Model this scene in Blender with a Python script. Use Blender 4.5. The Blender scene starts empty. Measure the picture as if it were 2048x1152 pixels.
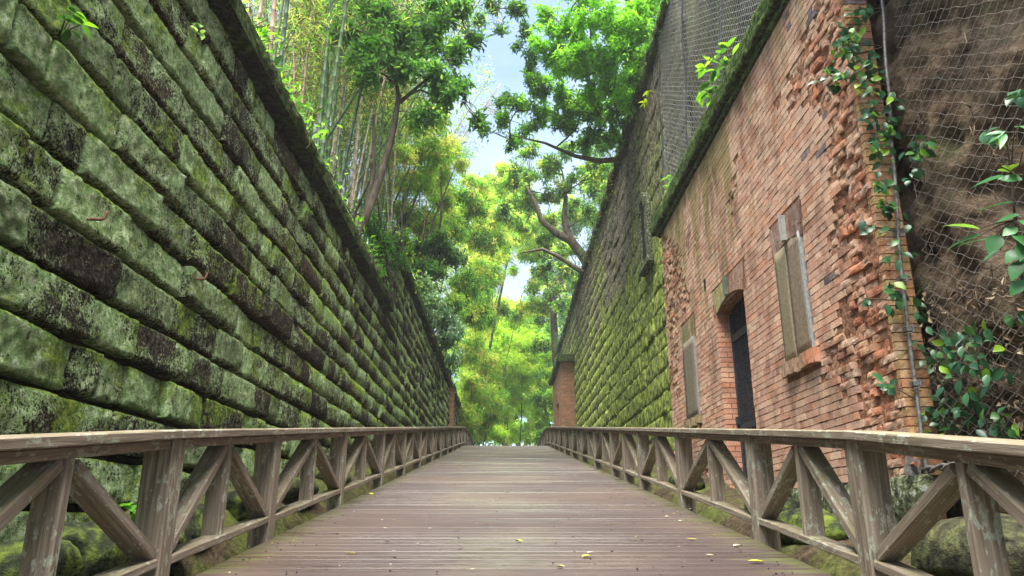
import bpy, math, random
import numpy as np
from mathutils import Vector, Matrix, Euler
random.seed(11); RNG = np.random.default_rng(11)
SC = bpy.context.scene
COL = SC.collection
R = math.radians

# ------------------------------------------------------------------ camera
SLOPE = math.tan(R(6.83))
CAM_H = 0.8057
PITCH = math.atan(466 / 1500.0)
YAW = math.atan(15 / 1500.0 * math.cos(PITCH))
cam = bpy.data.cameras.new('camera'); camo = bpy.data.objects.new('camera', cam); COL.objects.link(camo)
cam.sensor_width = 36.0; cam.lens = 36.0 * 1500 / 2048
cam.clip_start = 0.05; cam.clip_end = 2000
camo.location = (0, 0, CAM_H); camo.rotation_euler = (R(90) + PITCH, 0, -YAW)
SC.camera = camo

# ------------------------------------------------------------------ sky and sun
SUN_EL, SUN_AZ = R(72), R(-172)        # azimuth from +Y (down the path) towards +X: high, behind the camera
W = bpy.data.worlds.new('World'); SC.world = W; W.use_nodes = True
nt = W.node_tree; nt.nodes.clear()
wo = nt.nodes.new('ShaderNodeOutputWorld'); bg = nt.nodes.new('ShaderNodeBackground')
sky = nt.nodes.new('ShaderNodeTexSky'); sky.sky_type = 'NISHITA'; sky.sun_disc = False
sky.sun_elevation = SUN_EL; sky.sun_rotation = SUN_AZ; sky.air_density = 1.0; sky.dust_density = 1.2; sky.ozone_density = 1.0
tc = nt.nodes.new('ShaderNodeTexCoord')
mp = nt.nodes.new('ShaderNodeMapping'); mp.inputs['Scale'].default_value = (1.0, 1.0, 2.2)
ns = nt.nodes.new('ShaderNodeTexNoise'); ns.inputs['Scale'].default_value = 2.6; ns.inputs['Detail'].default_value = 7; ns.inputs['Roughness'].default_value = 0.55
rp = nt.nodes.new('ShaderNodeValToRGB'); rp.color_ramp.elements[0].position = 0.36; rp.color_ramp.elements[1].position = 0.62
mx = nt.nodes.new('ShaderNodeMix'); mx.data_type = 'RGBA'
mx.inputs['B'].default_value = (2.1, 2.5, 3.0, 1)     # bright thin cloud
nt.links.new(tc.outputs['Generated'], mp.inputs['Vector']); nt.links.new(mp.outputs['Vector'], ns.inputs['Vector'])
nt.links.new(ns.outputs['Fac'], rp.inputs['Fac']); nt.links.new(rp.outputs['Color'], mx.inputs['Factor'])
nt.links.new(sky.outputs['Color'], mx.inputs['A']); nt.links.new(mx.outputs['Result'], bg.inputs['Color'])
bg.inputs['Strength'].default_value = 0.085
nt.links.new(bg.outputs['Background'], wo.inputs['Surface'])
sl = bpy.data.lights.new('sun', 'SUN'); sl.energy = 3.9; sl.angle = R(48); sl.color = (1.0, 0.95, 0.86)
so = bpy.data.objects.new('sun', sl); COL.objects.link(so)
sd = Vector((math.sin(SUN_AZ) * math.cos(SUN_EL), math.cos(SUN_AZ) * math.cos(SUN_EL), math.sin(SUN_EL)))
so.rotation_euler = sd.to_track_quat('Z', 'Y').to_euler(); so.location = (10, 10, 40)
SC.view_settings.view_transform = 'Standard'; SC.view_settings.look = 'None'
SC.view_settings.exposure = 2.33; SC.view_settings.gamma = 1.0
SC.view_settings.use_curve_mapping = False
SC.render.engine = 'CYCLES'
SC.cycles.max_bounces = 7; SC.cycles.diffuse_bounces = 4; SC.cycles.transmission_bounces = 4; SC.cycles.transparent_max_bounces = 4
SC.cycles.use_denoising = True

# ------------------------------------------------------------------ numpy noise
def _h(ix, iy, iz, seed):
    n = (ix.astype(np.int64) * 374761393 + iy.astype(np.int64) * 668265263 + iz.astype(np.int64) * 2147483647 + seed * 144665) & 0xFFFFFFFF
    n = ((n ^ (n >> 13)) * 1274126177) & 0xFFFFFFFF
    n = ((n ^ (n >> 16)) * 2246822519) & 0xFFFFFFFF
    return ((n ^ (n >> 15)) & 0xFFFFFF) / float(0xFFFFFF)
def vnoise(p, seed=0):
    p = np.asarray(p, float); i = np.floor(p); f = p - i; f = f * f * (3 - 2 * f)
    x, y, z = i[..., 0], i[..., 1], i[..., 2]; r = 0
    for a in (0, 1):
        for b in (0, 1):
            for c in (0, 1):
                w = (f[..., 0] if a else 1 - f[..., 0]) * (f[..., 1] if b else 1 - f[..., 1]) * (f[..., 2] if c else 1 - f[..., 2])
                r = r + w * _h(x + a, y + b, z + c, seed)
    return r * 2 - 1
def fbm(p, octs=3, seed=0, gain=.5):
    p = np.asarray(p, float); r = 0; a = 1
    for o in range(octs):
        r = r + a * vnoise(p * (2.03 ** o), seed + o * 17); a *= gain
    return r

# ------------------------------------------------------------------ mesh helpers
def mesh(name, V, Q=None, T=None, mat=None, smooth=False, col=None, lc=None, sm=None):
    V = np.ascontiguousarray(V, dtype=np.float32).reshape(-1, 3)
    me = bpy.data.meshes.new(name); me.vertices.add(len(V)); me.vertices.foreach_set('co', V.ravel())
    Q = np.zeros((0, 4), np.int32) if Q is None else np.asarray(Q, np.int32).reshape(-1, 4)
    T = np.zeros((0, 3), np.int32) if T is None else np.asarray(T, np.int32).reshape(-1, 3)
    idx = np.concatenate([Q.ravel(), T.ravel()]); npoly = len(Q) + len(T)
    me.loops.add(len(idx)); me.loops.foreach_set('vertex_index', idx)
    me.polygons.add(npoly)
    st = np.concatenate([np.arange(len(Q)) * 4, len(Q) * 4 + np.arange(len(T)) * 3]).astype(np.int32)
    me.polygons.foreach_set('loop_start', st)
    me.polygons.foreach_set('use_smooth', np.asarray(sm, bool) if (sm is not None and smooth and len(sm) == npoly) else np.full(npoly, smooth, dtype=bool))
    me.update(calc_edges=True)
    if col is not None:
        c = np.ones((len(V), 4), np.float32); c[:, :3] = np.asarray(col, np.float32)
        at = me.color_attributes.new('col', 'FLOAT_COLOR', 'POINT'); at.data.foreach_set('color', c.ravel())
    if lc is not None:
        at = me.attributes.new('lc', 'FLOAT_VECTOR', 'POINT'); at.data.foreach_set('vector', np.asarray(lc, np.float32).ravel())
    if mat is not None: me.materials.append(mat)
    return me
def link(name, me, parent=None, loc=None):
    o = bpy.data.objects.new(name, me); COL.objects.link(o)
    if parent is not None: o.parent = parent
    if loc is not None: o.location = loc
    return o
def origin(o):
    v = Vector((0, 0, 0))
    while o is not None: v = v + Vector(o.location); o = o.parent
    return np.array(v)
def part(name, geo, mat, parent=None, smooth=False, stuff=False):
    """geo = dict(V,Q,T,col,lc) in world metres"""
    V = np.asarray(geo['V'], float).reshape(-1, 3)
    if parent is not None: V = V - origin(parent)
    o = link(name, mesh(name, V, geo.get('Q'), geo.get('T'), mat, smooth, geo.get('col'), geo.get('lc'), geo.get('sm')), parent)
    if stuff: o['kind'] = 'stuff'
    return o
def tag(o, label, cat=None, group=None, kind=None):
    o['label'] = label
    if cat: o['category'] = cat
    if group: o['group'] = group
    if kind: o['kind'] = kind
    elif cat: o['kind'] = 'thing'
    return o
def thing(name, label, cat, loc=(0, 0, 0), group=None, kind=None):
    o = bpy.data.objects.new(name, None); COL.objects.link(o); o.location = loc; o.empty_display_size = .1
    return tag(o, label, cat, group, kind)
def single(name, geo, mat, label, cat, loc=(0, 0, 0), group=None, kind=None, smooth=False):
    g = dict(geo); g['V'] = np.asarray(geo['V'], float).reshape(-1, 3) - np.array(loc)
    o = link(name, mesh(name, g['V'], g.get('Q'), g.get('T'), mat, smooth, g.get('col'), g.get('lc')), None, loc)
    return tag(o, label, cat, group, kind)
def merge(gs):
    gs = [g for g in gs if len(g['V'])]
    V, Q, T, C, L = [], [], [], [], []; n = 0
    SM = np.concatenate([g['sm'] for g in gs]) if all(g.get('sm') is not None for g in gs) else None
    for g in gs:
        v = np.asarray(g['V'], float).reshape(-1, 3); V.append(v)
        if g.get('Q') is not None and len(g['Q']): Q.append(np.asarray(g['Q']) + n)
        if g.get('T') is not None and len(g['T']): T.append(np.asarray(g['T']) + n)
        if g.get('col') is not None: C.append(np.broadcast_to(np.asarray(g['col'], float), v.shape))
        if g.get('lc') is not None: L.append(g['lc'])
        n += len(v)
    return dict(V=np.concatenate(V), Q=np.concatenate(Q) if Q else None, T=np.concatenate(T) if T else None,
                col=np.concatenate(C) if len(C) == len(gs) else None, lc=np.concatenate(L) if len(L) == len(gs) else None, sm=SM)
def gridq(nv, nu):
    a = np.arange(nv * nu).reshape(nv, nu)
    return np.stack([a[:-1, :-1], a[:-1, 1:], a[1:, 1:], a[1:, :-1]], -1).reshape(-1, 4)
def A(*v): return np.array(v, float)
def slab(o, U, V, N, u0, u1, v0, v1, nu, nv, hf, depth, col=None):
    """a block with a free front: grid over U x V, heights along N, a skirt `depth` deep"""
    s = np.linspace(0, 1, nu); t = np.linspace(0, 1, nv)
    if nu > 8 and nv > 5:                       # extra rows close to the arrises keep them crisp
        ea, eb = .012 / (u1 - u0), .012 / (v1 - v0)
        s = np.unique(np.concatenate([s, [ea, 1 - ea]])); t = np.unique(np.concatenate([t, [eb, 1 - eb, 3 * eb]])); nu, nv = len(s), len(t)
    ss, tt = np.meshgrid(s, t)
    uu = u0 + (u1 - u0) * ss; vv = v0 + (v1 - v0) * tt
    h = hf(uu, vv) if callable(hf) else np.zeros_like(uu) + hf
    uu = np.pad(uu, 1, 'edge'); vv = np.pad(vv, 1, 'edge'); hh = np.pad(h, 1, 'constant', constant_values=-depth)
    P = o + uu[..., None] * U + vv[..., None] * V + hh[..., None] * N
    m_ = np.zeros((nv + 1, nu + 1), bool); m_[1:-1, 1:-1] = True
    g = dict(V=P.reshape(-1, 3), Q=gridq(nv + 2, nu + 2), sm=m_.ravel())
    if col is not None: g['col'] = np.broadcast_to(A(*col), g['V'].shape).copy()
    return g
def box(x0, x1, y0, y1, z0, z1, col=None):
    V = A(*[(x, y, z) for x in (x0, x1) for y in (y0, y1) for z in (z0, z1)]).reshape(-1, 3)
    Q = [(0, 1, 3, 2), (4, 6, 7, 5), (0, 4, 5, 1), (2, 3, 7, 6), (0, 2, 6, 4), (1, 5, 7, 3)]
    g = dict(V=V, Q=np.array(Q))
    if col is not None: g['col'] = np.broadcast_to(A(*col), V.shape).copy()
    return g
def beam(p0, p1, w, h, up=(0, 0, 1), ch=.006, off=0.0):
    """chamfered timber from p0 to p1; w across, h along `up`"""
    p0, p1, up = A(*p0), A(*p1), A(*up); d = p1 - p0; L = np.linalg.norm(d); d /= L
    sx = np.cross(d, up); sx /= np.linalg.norm(sx); uz = np.cross(sx, d)
    a, b = w / 2, h / 2
    prof = [(-a + ch, -b), (a - ch, -b), (a, -b + ch), (a, b - ch), (a - ch, b), (-a + ch, b), (-a, b - ch), (-a, -b + ch)]
    V, LC = [], []
    for k, p in enumerate((p0, p1)):
        for (x, y) in prof: V.append(p + x * sx + y * uz); LC.append((k * L + off, x, y))
    Q = [(i, (i + 1) % 8, 8 + (i + 1) % 8, 8 + i) for i in range(8)]
    V = np.array(V); T = []
    n = len(V)
    V = np.concatenate([V, V]); LC = LC + LC
    for b0, rev in ((n, True), (n + 8, False)):
        for i in range(1, 7): T.append((b0, b0 + i + 1, b0 + i) if rev else (b0, b0 + i, b0 + i + 1))
    Q = [q[::-1] for q in Q]; T = [t[::-1] for t in T]
    # make normals outward
    g = dict(V=V, Q=np.array(Q), T=np.array(T), lc=np.array(LC))
    c = V.mean(0); f = V[g['Q'][0]]; nrm = np.cross(f[1] - f[0], f[2] - f[0])
    if np.dot(nrm, f.mean(0) - c) < 0: g['Q'] = g['Q'][:, ::-1].copy(); g['T'] = g['T'][:, ::-1].copy()
    return g
def tube(P, rad, sides=6, col=None, cap=True):
    P = np.asarray(P, float); n = len(P); rad = np.broadcast_to(np.asarray(rad, float), (n,))
    D = np.gradient(P, axis=0); D /= np.linalg.norm(D, axis=1)[:, None] + 1e-9
    ref = A(0, 0, 1) if abs(D[0][2]) < .9 else A(1, 0, 0)
    x = np.cross(D[0], ref); x /= np.linalg.norm(x); V = []
    ang = np.arange(sides) / sides * 2 * math.pi
    for i in range(n):
        x = x - D[i] * np.dot(x, D[i]); x /= np.linalg.norm(x) + 1e-9; y = np.cross(D[i], x)
        V.append(P[i] + rad[i] * (np.cos(ang)[:, None] * x + np.sin(ang)[:, None] * y))
    V = np.array(V).reshape(-1, 3)
    a = np.arange(n * sides).reshape(n, sides); b = np.roll(a, -1, 1)
    Q = np.stack([a[:-1], b[:-1], b[1:], a[1:]], -1).reshape(-1, 4)
    T = []
    if cap:
        for r0, s in ((0, -1), ((n - 1) * sides, 1)):
            for i in range(1, sides - 1): T.append((r0, r0 + i, r0 + i + 1)[::s])
    g = dict(V=V, Q=Q, T=np.array(T) if T else None)
    if col is not None: g['col'] = np.broadcast_to(A(*col), V.shape).copy()
    return g
def leaves(P, D, Nn, L, Wd, col, fold=.25, curl=.12, fine=False):
    """a blade per point: P base, D direction, Nn upper side"""
    P, D, Nn = [np.asarray(v, float) for v in (P, D, Nn)]; n = len(P)
    D = D / (np.linalg.norm(D, axis=1)[:, None] + 1e-9); S = np.cross(D, Nn); S /= np.linalg.norm(S, axis=1)[:, None] + 1e-9; U = np.cross(S, D)
    L = np.broadcast_to(L, (n,))[:, None]; Wd = np.broadcast_to(Wd, (n,))[:, None]
    if not fine:
        m = P + D * L * .42
        V = np.stack([P, m + S * Wd * .5 + U * Wd * fold, P + D * L - U * L * curl, m - S * Wd * .5 + U * Wd * fold], 1)
        b = np.arange(n)[:, None] * 4
        T = np.concatenate([b + A(0, 1, 2).astype(int), b + A(0, 2, 3).astype(int)])
        k = 4
        g = dict(V=V.reshape(-1, 3), T=T)
    else:
        st = [(.0, .06, 0.), (.22, .78, .02), (.48, 1., .0), (.75, .62, -.05), (1., .03, -.16)]
        rows = []
        for (t, w, d) in st:
            c = P + D * L * t + U * L * (d * curl * 6)
            rows += [c + S * Wd * .5 * w + U * Wd * fold * w, c, c - S * Wd * .5 * w + U * Wd * fold * w]
        V = np.stack(rows, 1); k = 15; b = np.arange(n)[:, None] * k; Q = []
        for i in range(4):
            Q.append(b + np.array([i * 3, i * 3 + 1, i * 3 + 4, i * 3 + 3])); Q.append(b + np.array([i * 3 + 1, i * 3 + 2, i * 3 + 5, i * 3 + 4]))
        g = dict(V=V.reshape(-1, 3), Q=np.concatenate(Q))
    g['col'] = np.repeat(np.broadcast_to(np.asarray(col, float), (n, 3)), k, 0)
    return g
def unit(n):
    v = RNG.normal(size=(n, 3)); return v / np.linalg.norm(v, axis=1)[:, None]
def lump(c, r, seed, nu=18, nv=11, amp=.22, freq=1.3, col=None):
    th = np.linspace(0, 2 * math.pi, nu, endpoint=False); ph = np.linspace(.02, math.pi - .02, nv)
    pp, tt = np.meshgrid(ph, th, indexing='ij'); d = np.stack([np.sin(pp) * np.cos(tt), np.sin(pp) * np.sin(tt), np.cos(pp)], -1)
    d = np.sign(d) * np.abs(d) ** .8
    k = 1 + amp * fbm(d * freq + seed * 7.3, 3, seed)
    V = (A(*c) + d * k[..., None] * A(*r)).reshape(-1, 3)
    a = np.arange(nv * nu).reshape(nv, nu); b = np.roll(a, -1, 1)
    g = dict(V=V, Q=np.stack([a[1:], b[1:], b[:-1], a[:-1]], -1).reshape(-1, 4))
    if col is not None: g['col'] = np.broadcast_to(A(*col), V.shape).copy()
    return g

# ------------------------------------------------------------------ materials
class MB:
    def __init__(s, name, rough=.8, spec=.3):
        s.m = bpy.data.materials.new(name); s.m.use_nodes = True; s.t = s.m.node_tree; s.t.nodes.clear()
        s.out = s.n('ShaderNodeOutputMaterial'); s.b = s.n('ShaderNodeBsdfPrincipled')
        s.b.inputs['Roughness'].default_value = rough; s.b.inputs['Specular IOR Level'].default_value = spec
        s.l(s.b.outputs[0], s.out.inputs[0]); s._pos = None
    def n(s, t): return s.t.nodes.new(t)
    def l(s, a, b): s.t.links.new(a, b)
    def val(s, sock, v):
        if isinstance(v, (int, float)): sock.default_value = v
        elif isinstance(v, (tuple, list)): sock.default_value = (*v, 1) if len(v) == 3 and len(sock.default_value) == 4 else v
        else: s.l(v, sock)
    def pos(s):
        if s._pos is None: s._pos = s.n('ShaderNodeNewGeometry')
        return s._pos.outputs['Position']
    def obj(s): return s.n('ShaderNodeTexCoord').outputs['Object']
    def attr(s, name, vec=False):
        a = s.n('ShaderNodeAttribute'); a.attribute_name = name; return a.outputs['Vector' if vec else 'Color']
    def map(s, v, sc):
        m = s.n('ShaderNodeMapping'); s.l(v, m.inputs['Vector']); m.inputs['Scale'].default_value = sc; return m.outputs[0]
    def noise(s, v, scale, detail=4, rough=.55, dist=0.):
        k = s.n('ShaderNodeTexNoise'); s.l(v, k.inputs['Vector']); k.inputs['Scale'].default_value = scale
        k.inputs['Detail'].default_value = detail; k.inputs['Roughness'].default_value = rough; k.inputs['Distortion'].default_value = dist
        return k.outputs['Fac']
    def vor(s, v, scale, feat='F1'):
        k = s.n('ShaderNodeTexVoronoi'); s.l(v, k.inputs['Vector']); k.inputs['Scale'].default_value = scale; k.feature = feat; return k.outputs['Distance']
    def ramp(s, f, stops):
        k = s.n('ShaderNodeValToRGB'); s.l(f, k.inputs[0]); e = k.color_ramp.elements
        while len(e) < len(stops): e.new(.5)
        for el, (p, c) in zip(e, stops):
            el.position = p; el.color = (*c, 1) if isinstance(c, tuple) else (c, c, c, 1)
        return k.outputs[0]
    def step(s, f, a, b): return s.ramp(f, [(a, 0.), (b, 1.)])
    def mix(s, f, a, b, mode='MIX'):
        k = s.n('ShaderNodeMix'); k.data_type = 'RGBA'; k.blend_type = mode
        s.val(k.inputs['Factor'], f); s.val(k.inputs['A'], a); s.val(k.inputs['B'], b); return k.outputs['Result']
    def math(s, op, a, b=0.):
        k = s.n('ShaderNodeMath'); k.operation = op; s.val(k.inputs[0], a); s.val(k.inputs[1], b); return k.outputs[0]
    def up(s):
        g = s.n('ShaderNodeNewGeometry'); x = s.n('ShaderNodeSeparateXYZ'); s.l(g.outputs['Normal'], x.inputs[0]); return x.outputs['Z']
    def xyz(s, v):
        x = s.n('ShaderNodeSeparateXYZ'); s.l(v, x.inputs[0]); return x.outputs
    def bump(s, h, strength=.5, dist=.02):
        k = s.n('ShaderNodeBump'); s.l(h, k.inputs['Height']); k.inputs['Strength'].default_value = strength; k.inputs['Distance'].default_value = dist
        s.l(k.outputs[0], s.b.inputs['Normal']); return s
    def col(s, c): s.val(s.b.inputs['Base Color'], c); return s
    def rough(s, r): s.val(s.b.inputs['Roughness'], r); return s

def m_stone_left():
    k = MB('mossy_dark_stone', .92, .15); p = k.pos(); var = k.xyz(k.attr('col'))
    fine = k.noise(p, 30, 6, .75); mid = k.noise(p, 5, 4, .6); big = k.noise(p, .7, 3, .6); sp = k.noise(p, 62, 4, .7); pit = k.vor(p, 38)
    stone = k.ramp(fine, [(.38, (.008, .008, .008)), (.5, (.050, .044, .033)), (.63, (.20, .165, .115))])
    stone = k.mix(k.math('MULTIPLY', var[0], .8), stone, k.mix(.5, stone, (.14, .088, .052)))
    # lichen: pale mint crust, more on some stones than on others, plus underside shade
    lich_shade = k.math('ADD', k.math('MULTIPLY', mid, 1.0), k.math('ADD', k.math('MULTIPLY', big, 1.0), k.math('MULTIPLY', var[1], .46)))
    lich_shade = k.math('ADD', lich_shade, k.math('MULTIPLY', k.math('SUBTRACT', sp, .5), 1.5))
    lich_shade = k.math('ADD', lich_shade, k.math('MULTIPLY', k.math('SUBTRACT', fine, .5), .8))
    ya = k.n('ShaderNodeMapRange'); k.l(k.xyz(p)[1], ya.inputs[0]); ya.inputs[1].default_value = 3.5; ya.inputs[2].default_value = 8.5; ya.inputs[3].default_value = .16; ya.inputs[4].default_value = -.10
    lich_shade = k.math('ADD', k.math('ADD', lich_shade, ya.outputs[0]), k.math('MULTIPLY', k.up(), .14))  # downward faces lose lichen so their shade is painted into the colour
    lm = k.step(k.math('MULTIPLY', lich_shade, .5), .562, .612)
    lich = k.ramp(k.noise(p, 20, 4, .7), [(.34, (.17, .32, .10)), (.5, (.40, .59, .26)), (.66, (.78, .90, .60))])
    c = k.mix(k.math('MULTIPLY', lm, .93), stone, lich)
    # moss: green velvet, most on upward faces
    mo = k.math('ADD', k.noise(p, 2.6, 4, .65), k.math('MULTIPLY', k.up(), .30))
    mo = k.math('ADD', mo, k.math('MULTIPLY', k.math('SUBTRACT', fine, .5), .7))
    mo = k.math('ADD', mo, k.math('MULTIPLY', var[2], .13))
    mm = k.step(mo, .605, .72)
    moss = k.ramp(k.noise(p, 22, 4, .7), [(.35, (.05, .095, .012)), (.5, (.16, .27, .028)), (.66, (.42, .52, .06))])
    c = k.mix(k.math('MULTIPLY', mm, .85), c, moss)
    # black pits
    c = k.mix(k.math('MULTIPLY', k.step(k.math('SUBTRACT', k.noise(p, 17, 4, .7), k.math('MULTIPLY', pit, .12)), .55, .63), .85), c, (.012, .013, .011))
    c = k.mix(1., c, k.ramp(var[2], [(0., (.62, .6, .6)), (.5, (1., 1., 1.)), (1., (1.22, 1.22, 1.18))]), 'MULTIPLY')
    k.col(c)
    h = k.math('ADD', k.math('MULTIPLY', fine, 1.2), k.math('MULTIPLY', sp, .8))
    return k.bump(h, 1., .05).m
def m_stone_right():
    k = MB('yellow_green_mossy_stone', .93, .12); p = k.pos(); var = k.xyz(k.attr('col'))
    fine = k.noise(p, 11, 5, .7); streak = k.noise(k.map(p, (1, 3.2, .5)), 1.6, 4, .65); big = k.noise(p, .45, 3, .6); z = k.xyz(p)
    stone = k.ramp(fine, [(.36, (.035, .031, .026)), (.5, (.17, .145, .112)), (.66, (.37, .325, .255))])
    stone = k.mix(k.math('MULTIPLY', var[0], .4), stone, (.10, .072, .055))
    hz = k.n('ShaderNodeMapRange'); k.l(k.math('SUBTRACT', z[2], k.math('MULTIPLY', z[1], .10)), hz.inputs[0])
    hz.inputs[1].default_value = 3.2; hz.inputs[2].default_value = 9.0; hz.inputs[3].default_value = .27; hz.inputs[4].default_value = -.16
    ma = k.math('ADD', k.math('ADD', streak, hz.outputs[0]), k.math('MULTIPLY', k.math('SUBTRACT', fine, .5), .7))
    ma = k.math('ADD', ma, k.math('MULTIPLY', k.math('SUBTRACT', big, .5), .9))
    mm = k.step(ma, .44, .72)
    moss = k.ramp(k.noise(p, 5, 4, .65), [(.36, (.05, .07, .022)), (.5, (.21, .28, .045)), (.64, (.48, .56, .12))])
    k.col(k.mix(k.math('MULTIPLY', mm, .92), stone, moss))
    return k.bump(fine, .9, .06).m
def m_brick():
    k = MB('weathered_brick', .9, .2); p = k.pos(); c = k.attr('col')
    f = k.noise(p, 60, 4, .65); g = k.noise(p, 9, 4, .6); z = k.xyz(p)
    c = k.mix(.85, c, k.ramp(f, [(.25, .5), (.5, 1.0), (.8, 1.3)]), 'MULTIPLY')
    # lichen bloom and green algae below the cornice
    c = k.mix(k.math('MULTIPLY', k.step(g, .46, .72), .36), c, (.58, .48, .42))
    alg = k.noise(k.map(p, (1, 2.6, .5)), 1.3, 4, .6)
    zz = k.n('ShaderNodeMapRange'); k.l(z[2], zz.inputs[0]); zz.inputs[1].default_value = 3.0; zz.inputs[2].default_value = 6.2; zz.inputs[3].default_value = -.12; zz.inputs[4].default_value = .16
    yy = k.n('ShaderNodeMapRange'); k.l(z[1], yy.inputs[0]); yy.inputs[1].default_value = 5.5; yy.inputs[2].default_value = 9.5; yy.inputs[3].default_value = -.22; yy.inputs[4].default_value = .05
    al = k.step(k.math('ADD', k.math('ADD', alg, zz.outputs[0]), yy.outputs[0]), .53, .68)
    c = k.mix(k.math('MULTIPLY', al, .6), c, (.16, .17, .035))
    c = k.mix(1., c, k.ramp(k.noise(k.map(p, (1, 1.6, .7)), 1.9, 5, .65), [(.33, (.58, .52, .50)), (.5, (1., .98, .96)), (.68, (1.15, 1.12, 1.08))]), 'MULTIPLY')
    k.col(c)
    return k.bump(k.math('ADD', f, k.math('MULTIPLY', k.noise(p, 140, 3), .5)), .6, .012).m
def m_brickfar():
    k = MB('distant_brickwork', .9, .2); p = k.pos(); x = k.xyz(p)
    cv = k.n('ShaderNodeCombineXYZ'); k.l(k.math('ADD', x[0], x[1]), cv.inputs[0]); k.l(x[2], cv.inputs[1])
    b = k.n('ShaderNodeTexBrick'); k.l(cv.outputs[0], b.inputs['Vector'])
    b.inputs['Color1'].default_value = (.52, .24, .13, 1); b.inputs['Color2'].default_value = (.30, .15, .10, 1); b.inputs['Mortar'].default_value = (.13, .10, .08, 1)
    b.inputs['Scale'].default_value = 1; b.inputs['Brick Width'].default_value = .225; b.inputs['Row Height'].default_value = .07; b.inputs['Mortar Size'].default_value = .006
    g = k.step(k.noise(p, 1.7, 4, .65), .5, .7)
    k.col(k.mix(k.math('MULTIPLY', g, .55), b.outputs['Color'], (.2, .19, .05))); return k.bump(b.outputs['Fac'], -.4, .01).m
def m_simple(name, stops, scale, rough=.85, spec=.25, bstr=.5, bdist=.02, detail=5, stretch=None, metallic=0.):
    k = MB(name, rough, spec); p = k.pos()
    if stretch: p = k.map(p, stretch)
    f = k.noise(p, scale, detail, .65); k.col(k.ramp(f, stops)); k.b.inputs['Metallic'].default_value = metallic
    return k.bump(f, bstr, bdist).m
def m_wood():
    k = MB('weathered_timber', .75, .25); lc = k.attr('lc', True); p = k.pos()
    gr = k.noise(k.map(lc, (1.2, 26, 26)), 2.2, 6, .65, .4); g2 = k.noise(p, 3.5, 3)
    c = k.ramp(gr, [(.28, (.09, .072, .052)), (.5, (.22, .182, .138)), (.72, (.38, .325, .255))])
    c = k.mix(k.math('MULTIPLY', k.step(g2, .45, .65), .35), c, (.23, .18, .145))
    # pale crusty lichen blotches and a little algae on upper faces
    bl = k.math('ADD', k.noise(k.map(lc, (.45, 1, 1)), 34, 3, .6), k.math('MULTIPLY', k.math('SUBTRACT', k.noise(p, 3.2, 3), .5), .62))
    bm = k.step(bl, .60, .635)
    c = k.mix(k.math('MULTIPLY', bm, .82), c, k.ramp(k.noise(p, 90, 2), [(.3, (.26, .29, .22)), (.7, (.44, .46, .38))]))
    al = k.math('MULTIPLY', k.step(k.math('ADD', k.noise(p, 5, 4), k.math('MULTIPLY', k.up(), .22)), .58, .8), .5)
    c = k.mix(al, c, (.13, .125, .045))
    k.col(c); k.rough(k.ramp(gr, [(.3, .62), (.7, .85)])); return k.bump(gr, .5, .008).m
def m_deck():
    k = MB('wet_deck_boards', .5, .26); p = k.pos(); oi = k.n('ShaderNodeObjectInfo')
    gr = k.noise(k.map(p, (1.6, 60, 60)), 1.0, 6, .65); lit_patch = k.noise(p, .55, 4, .55); x = k.xyz(p)
    c = k.ramp(gr, [(.22, (.022, .015, .014)), (.5, (.044, .030, .027)), (.8, (.076, .055, .048))])
    c = k.mix(k.math('MULTIPLY', oi.outputs['Random'], .5), c, (.058, .043, .046))
    c = k.mix(k.math('MULTIPLY', k.step(lit_patch, .44, .62), .45), c, (.100, .066, .048))  # warm lighter patches put soft light on the boards into the colour
    # algae along the board ends beside the railings
    ed = k.n('ShaderNodeMapRange'); k.l(k.math('ABSOLUTE', k.math('SUBTRACT', x[0], .055)), ed.inputs[0]); ed.inputs[1].default_value = 1.1; ed.inputs[2].default_value = 1.75; ed.inputs[3].default_value = -.2; ed.inputs[4].default_value = .16
    al = k.step(k.math('ADD', k.noise(k.map(p, (1, 9, 9)), 2.4, 4), ed.outputs[0]), .56, .70)
    c = k.mix(k.math('MULTIPLY', al, .6), c, (.10, .115, .035))
    k.col(c)
    wet = k.noise(k.map(p, (.5, 2.6, 1)), .8, 4, .6)
    k.rough(k.ramp(wet, [(.36, .60), (.5, .42), (.62, .22)])); return k.bump(gr, .35, .004).m
def m_leaf(name, trans=.45, rough=.5):
    k = MB(name, rough, .35); p = k.pos(); c = k.attr('col')
    v = k.noise(p, 3, 2); c = k.mix(.7, c, k.ramp(v, [(.3, .75), (.7, 1.25)]), 'MULTIPLY')
    k.col(c); tr = k.n('ShaderNodeBsdfTranslucent'); k.l(k.mix(1., c, (1.25, 1.2, .6), 'MULTIPLY'), tr.inputs[0])
    ms = k.n('ShaderNodeMixShader'); ms.inputs[0].default_value = trans; k.l(k.b.outputs[0], ms.inputs[1]); k.l(tr.outputs[0], ms.inputs[2]); k.l(ms.outputs[0], k.out.inputs[0])
    return k.m
def m_bamboo():
    k = MB('bamboo_culm_skin', .45, .4); c = k.attr('col'); o = k.obj(); f = k.noise(k.map(o, (9, 9, .8)), 2, 4)
    k.col(k.mix(.8, c, k.ramp(f, [(.3, .6), (.7, 1.3)]), 'MULTIPLY')); return k.m
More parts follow.
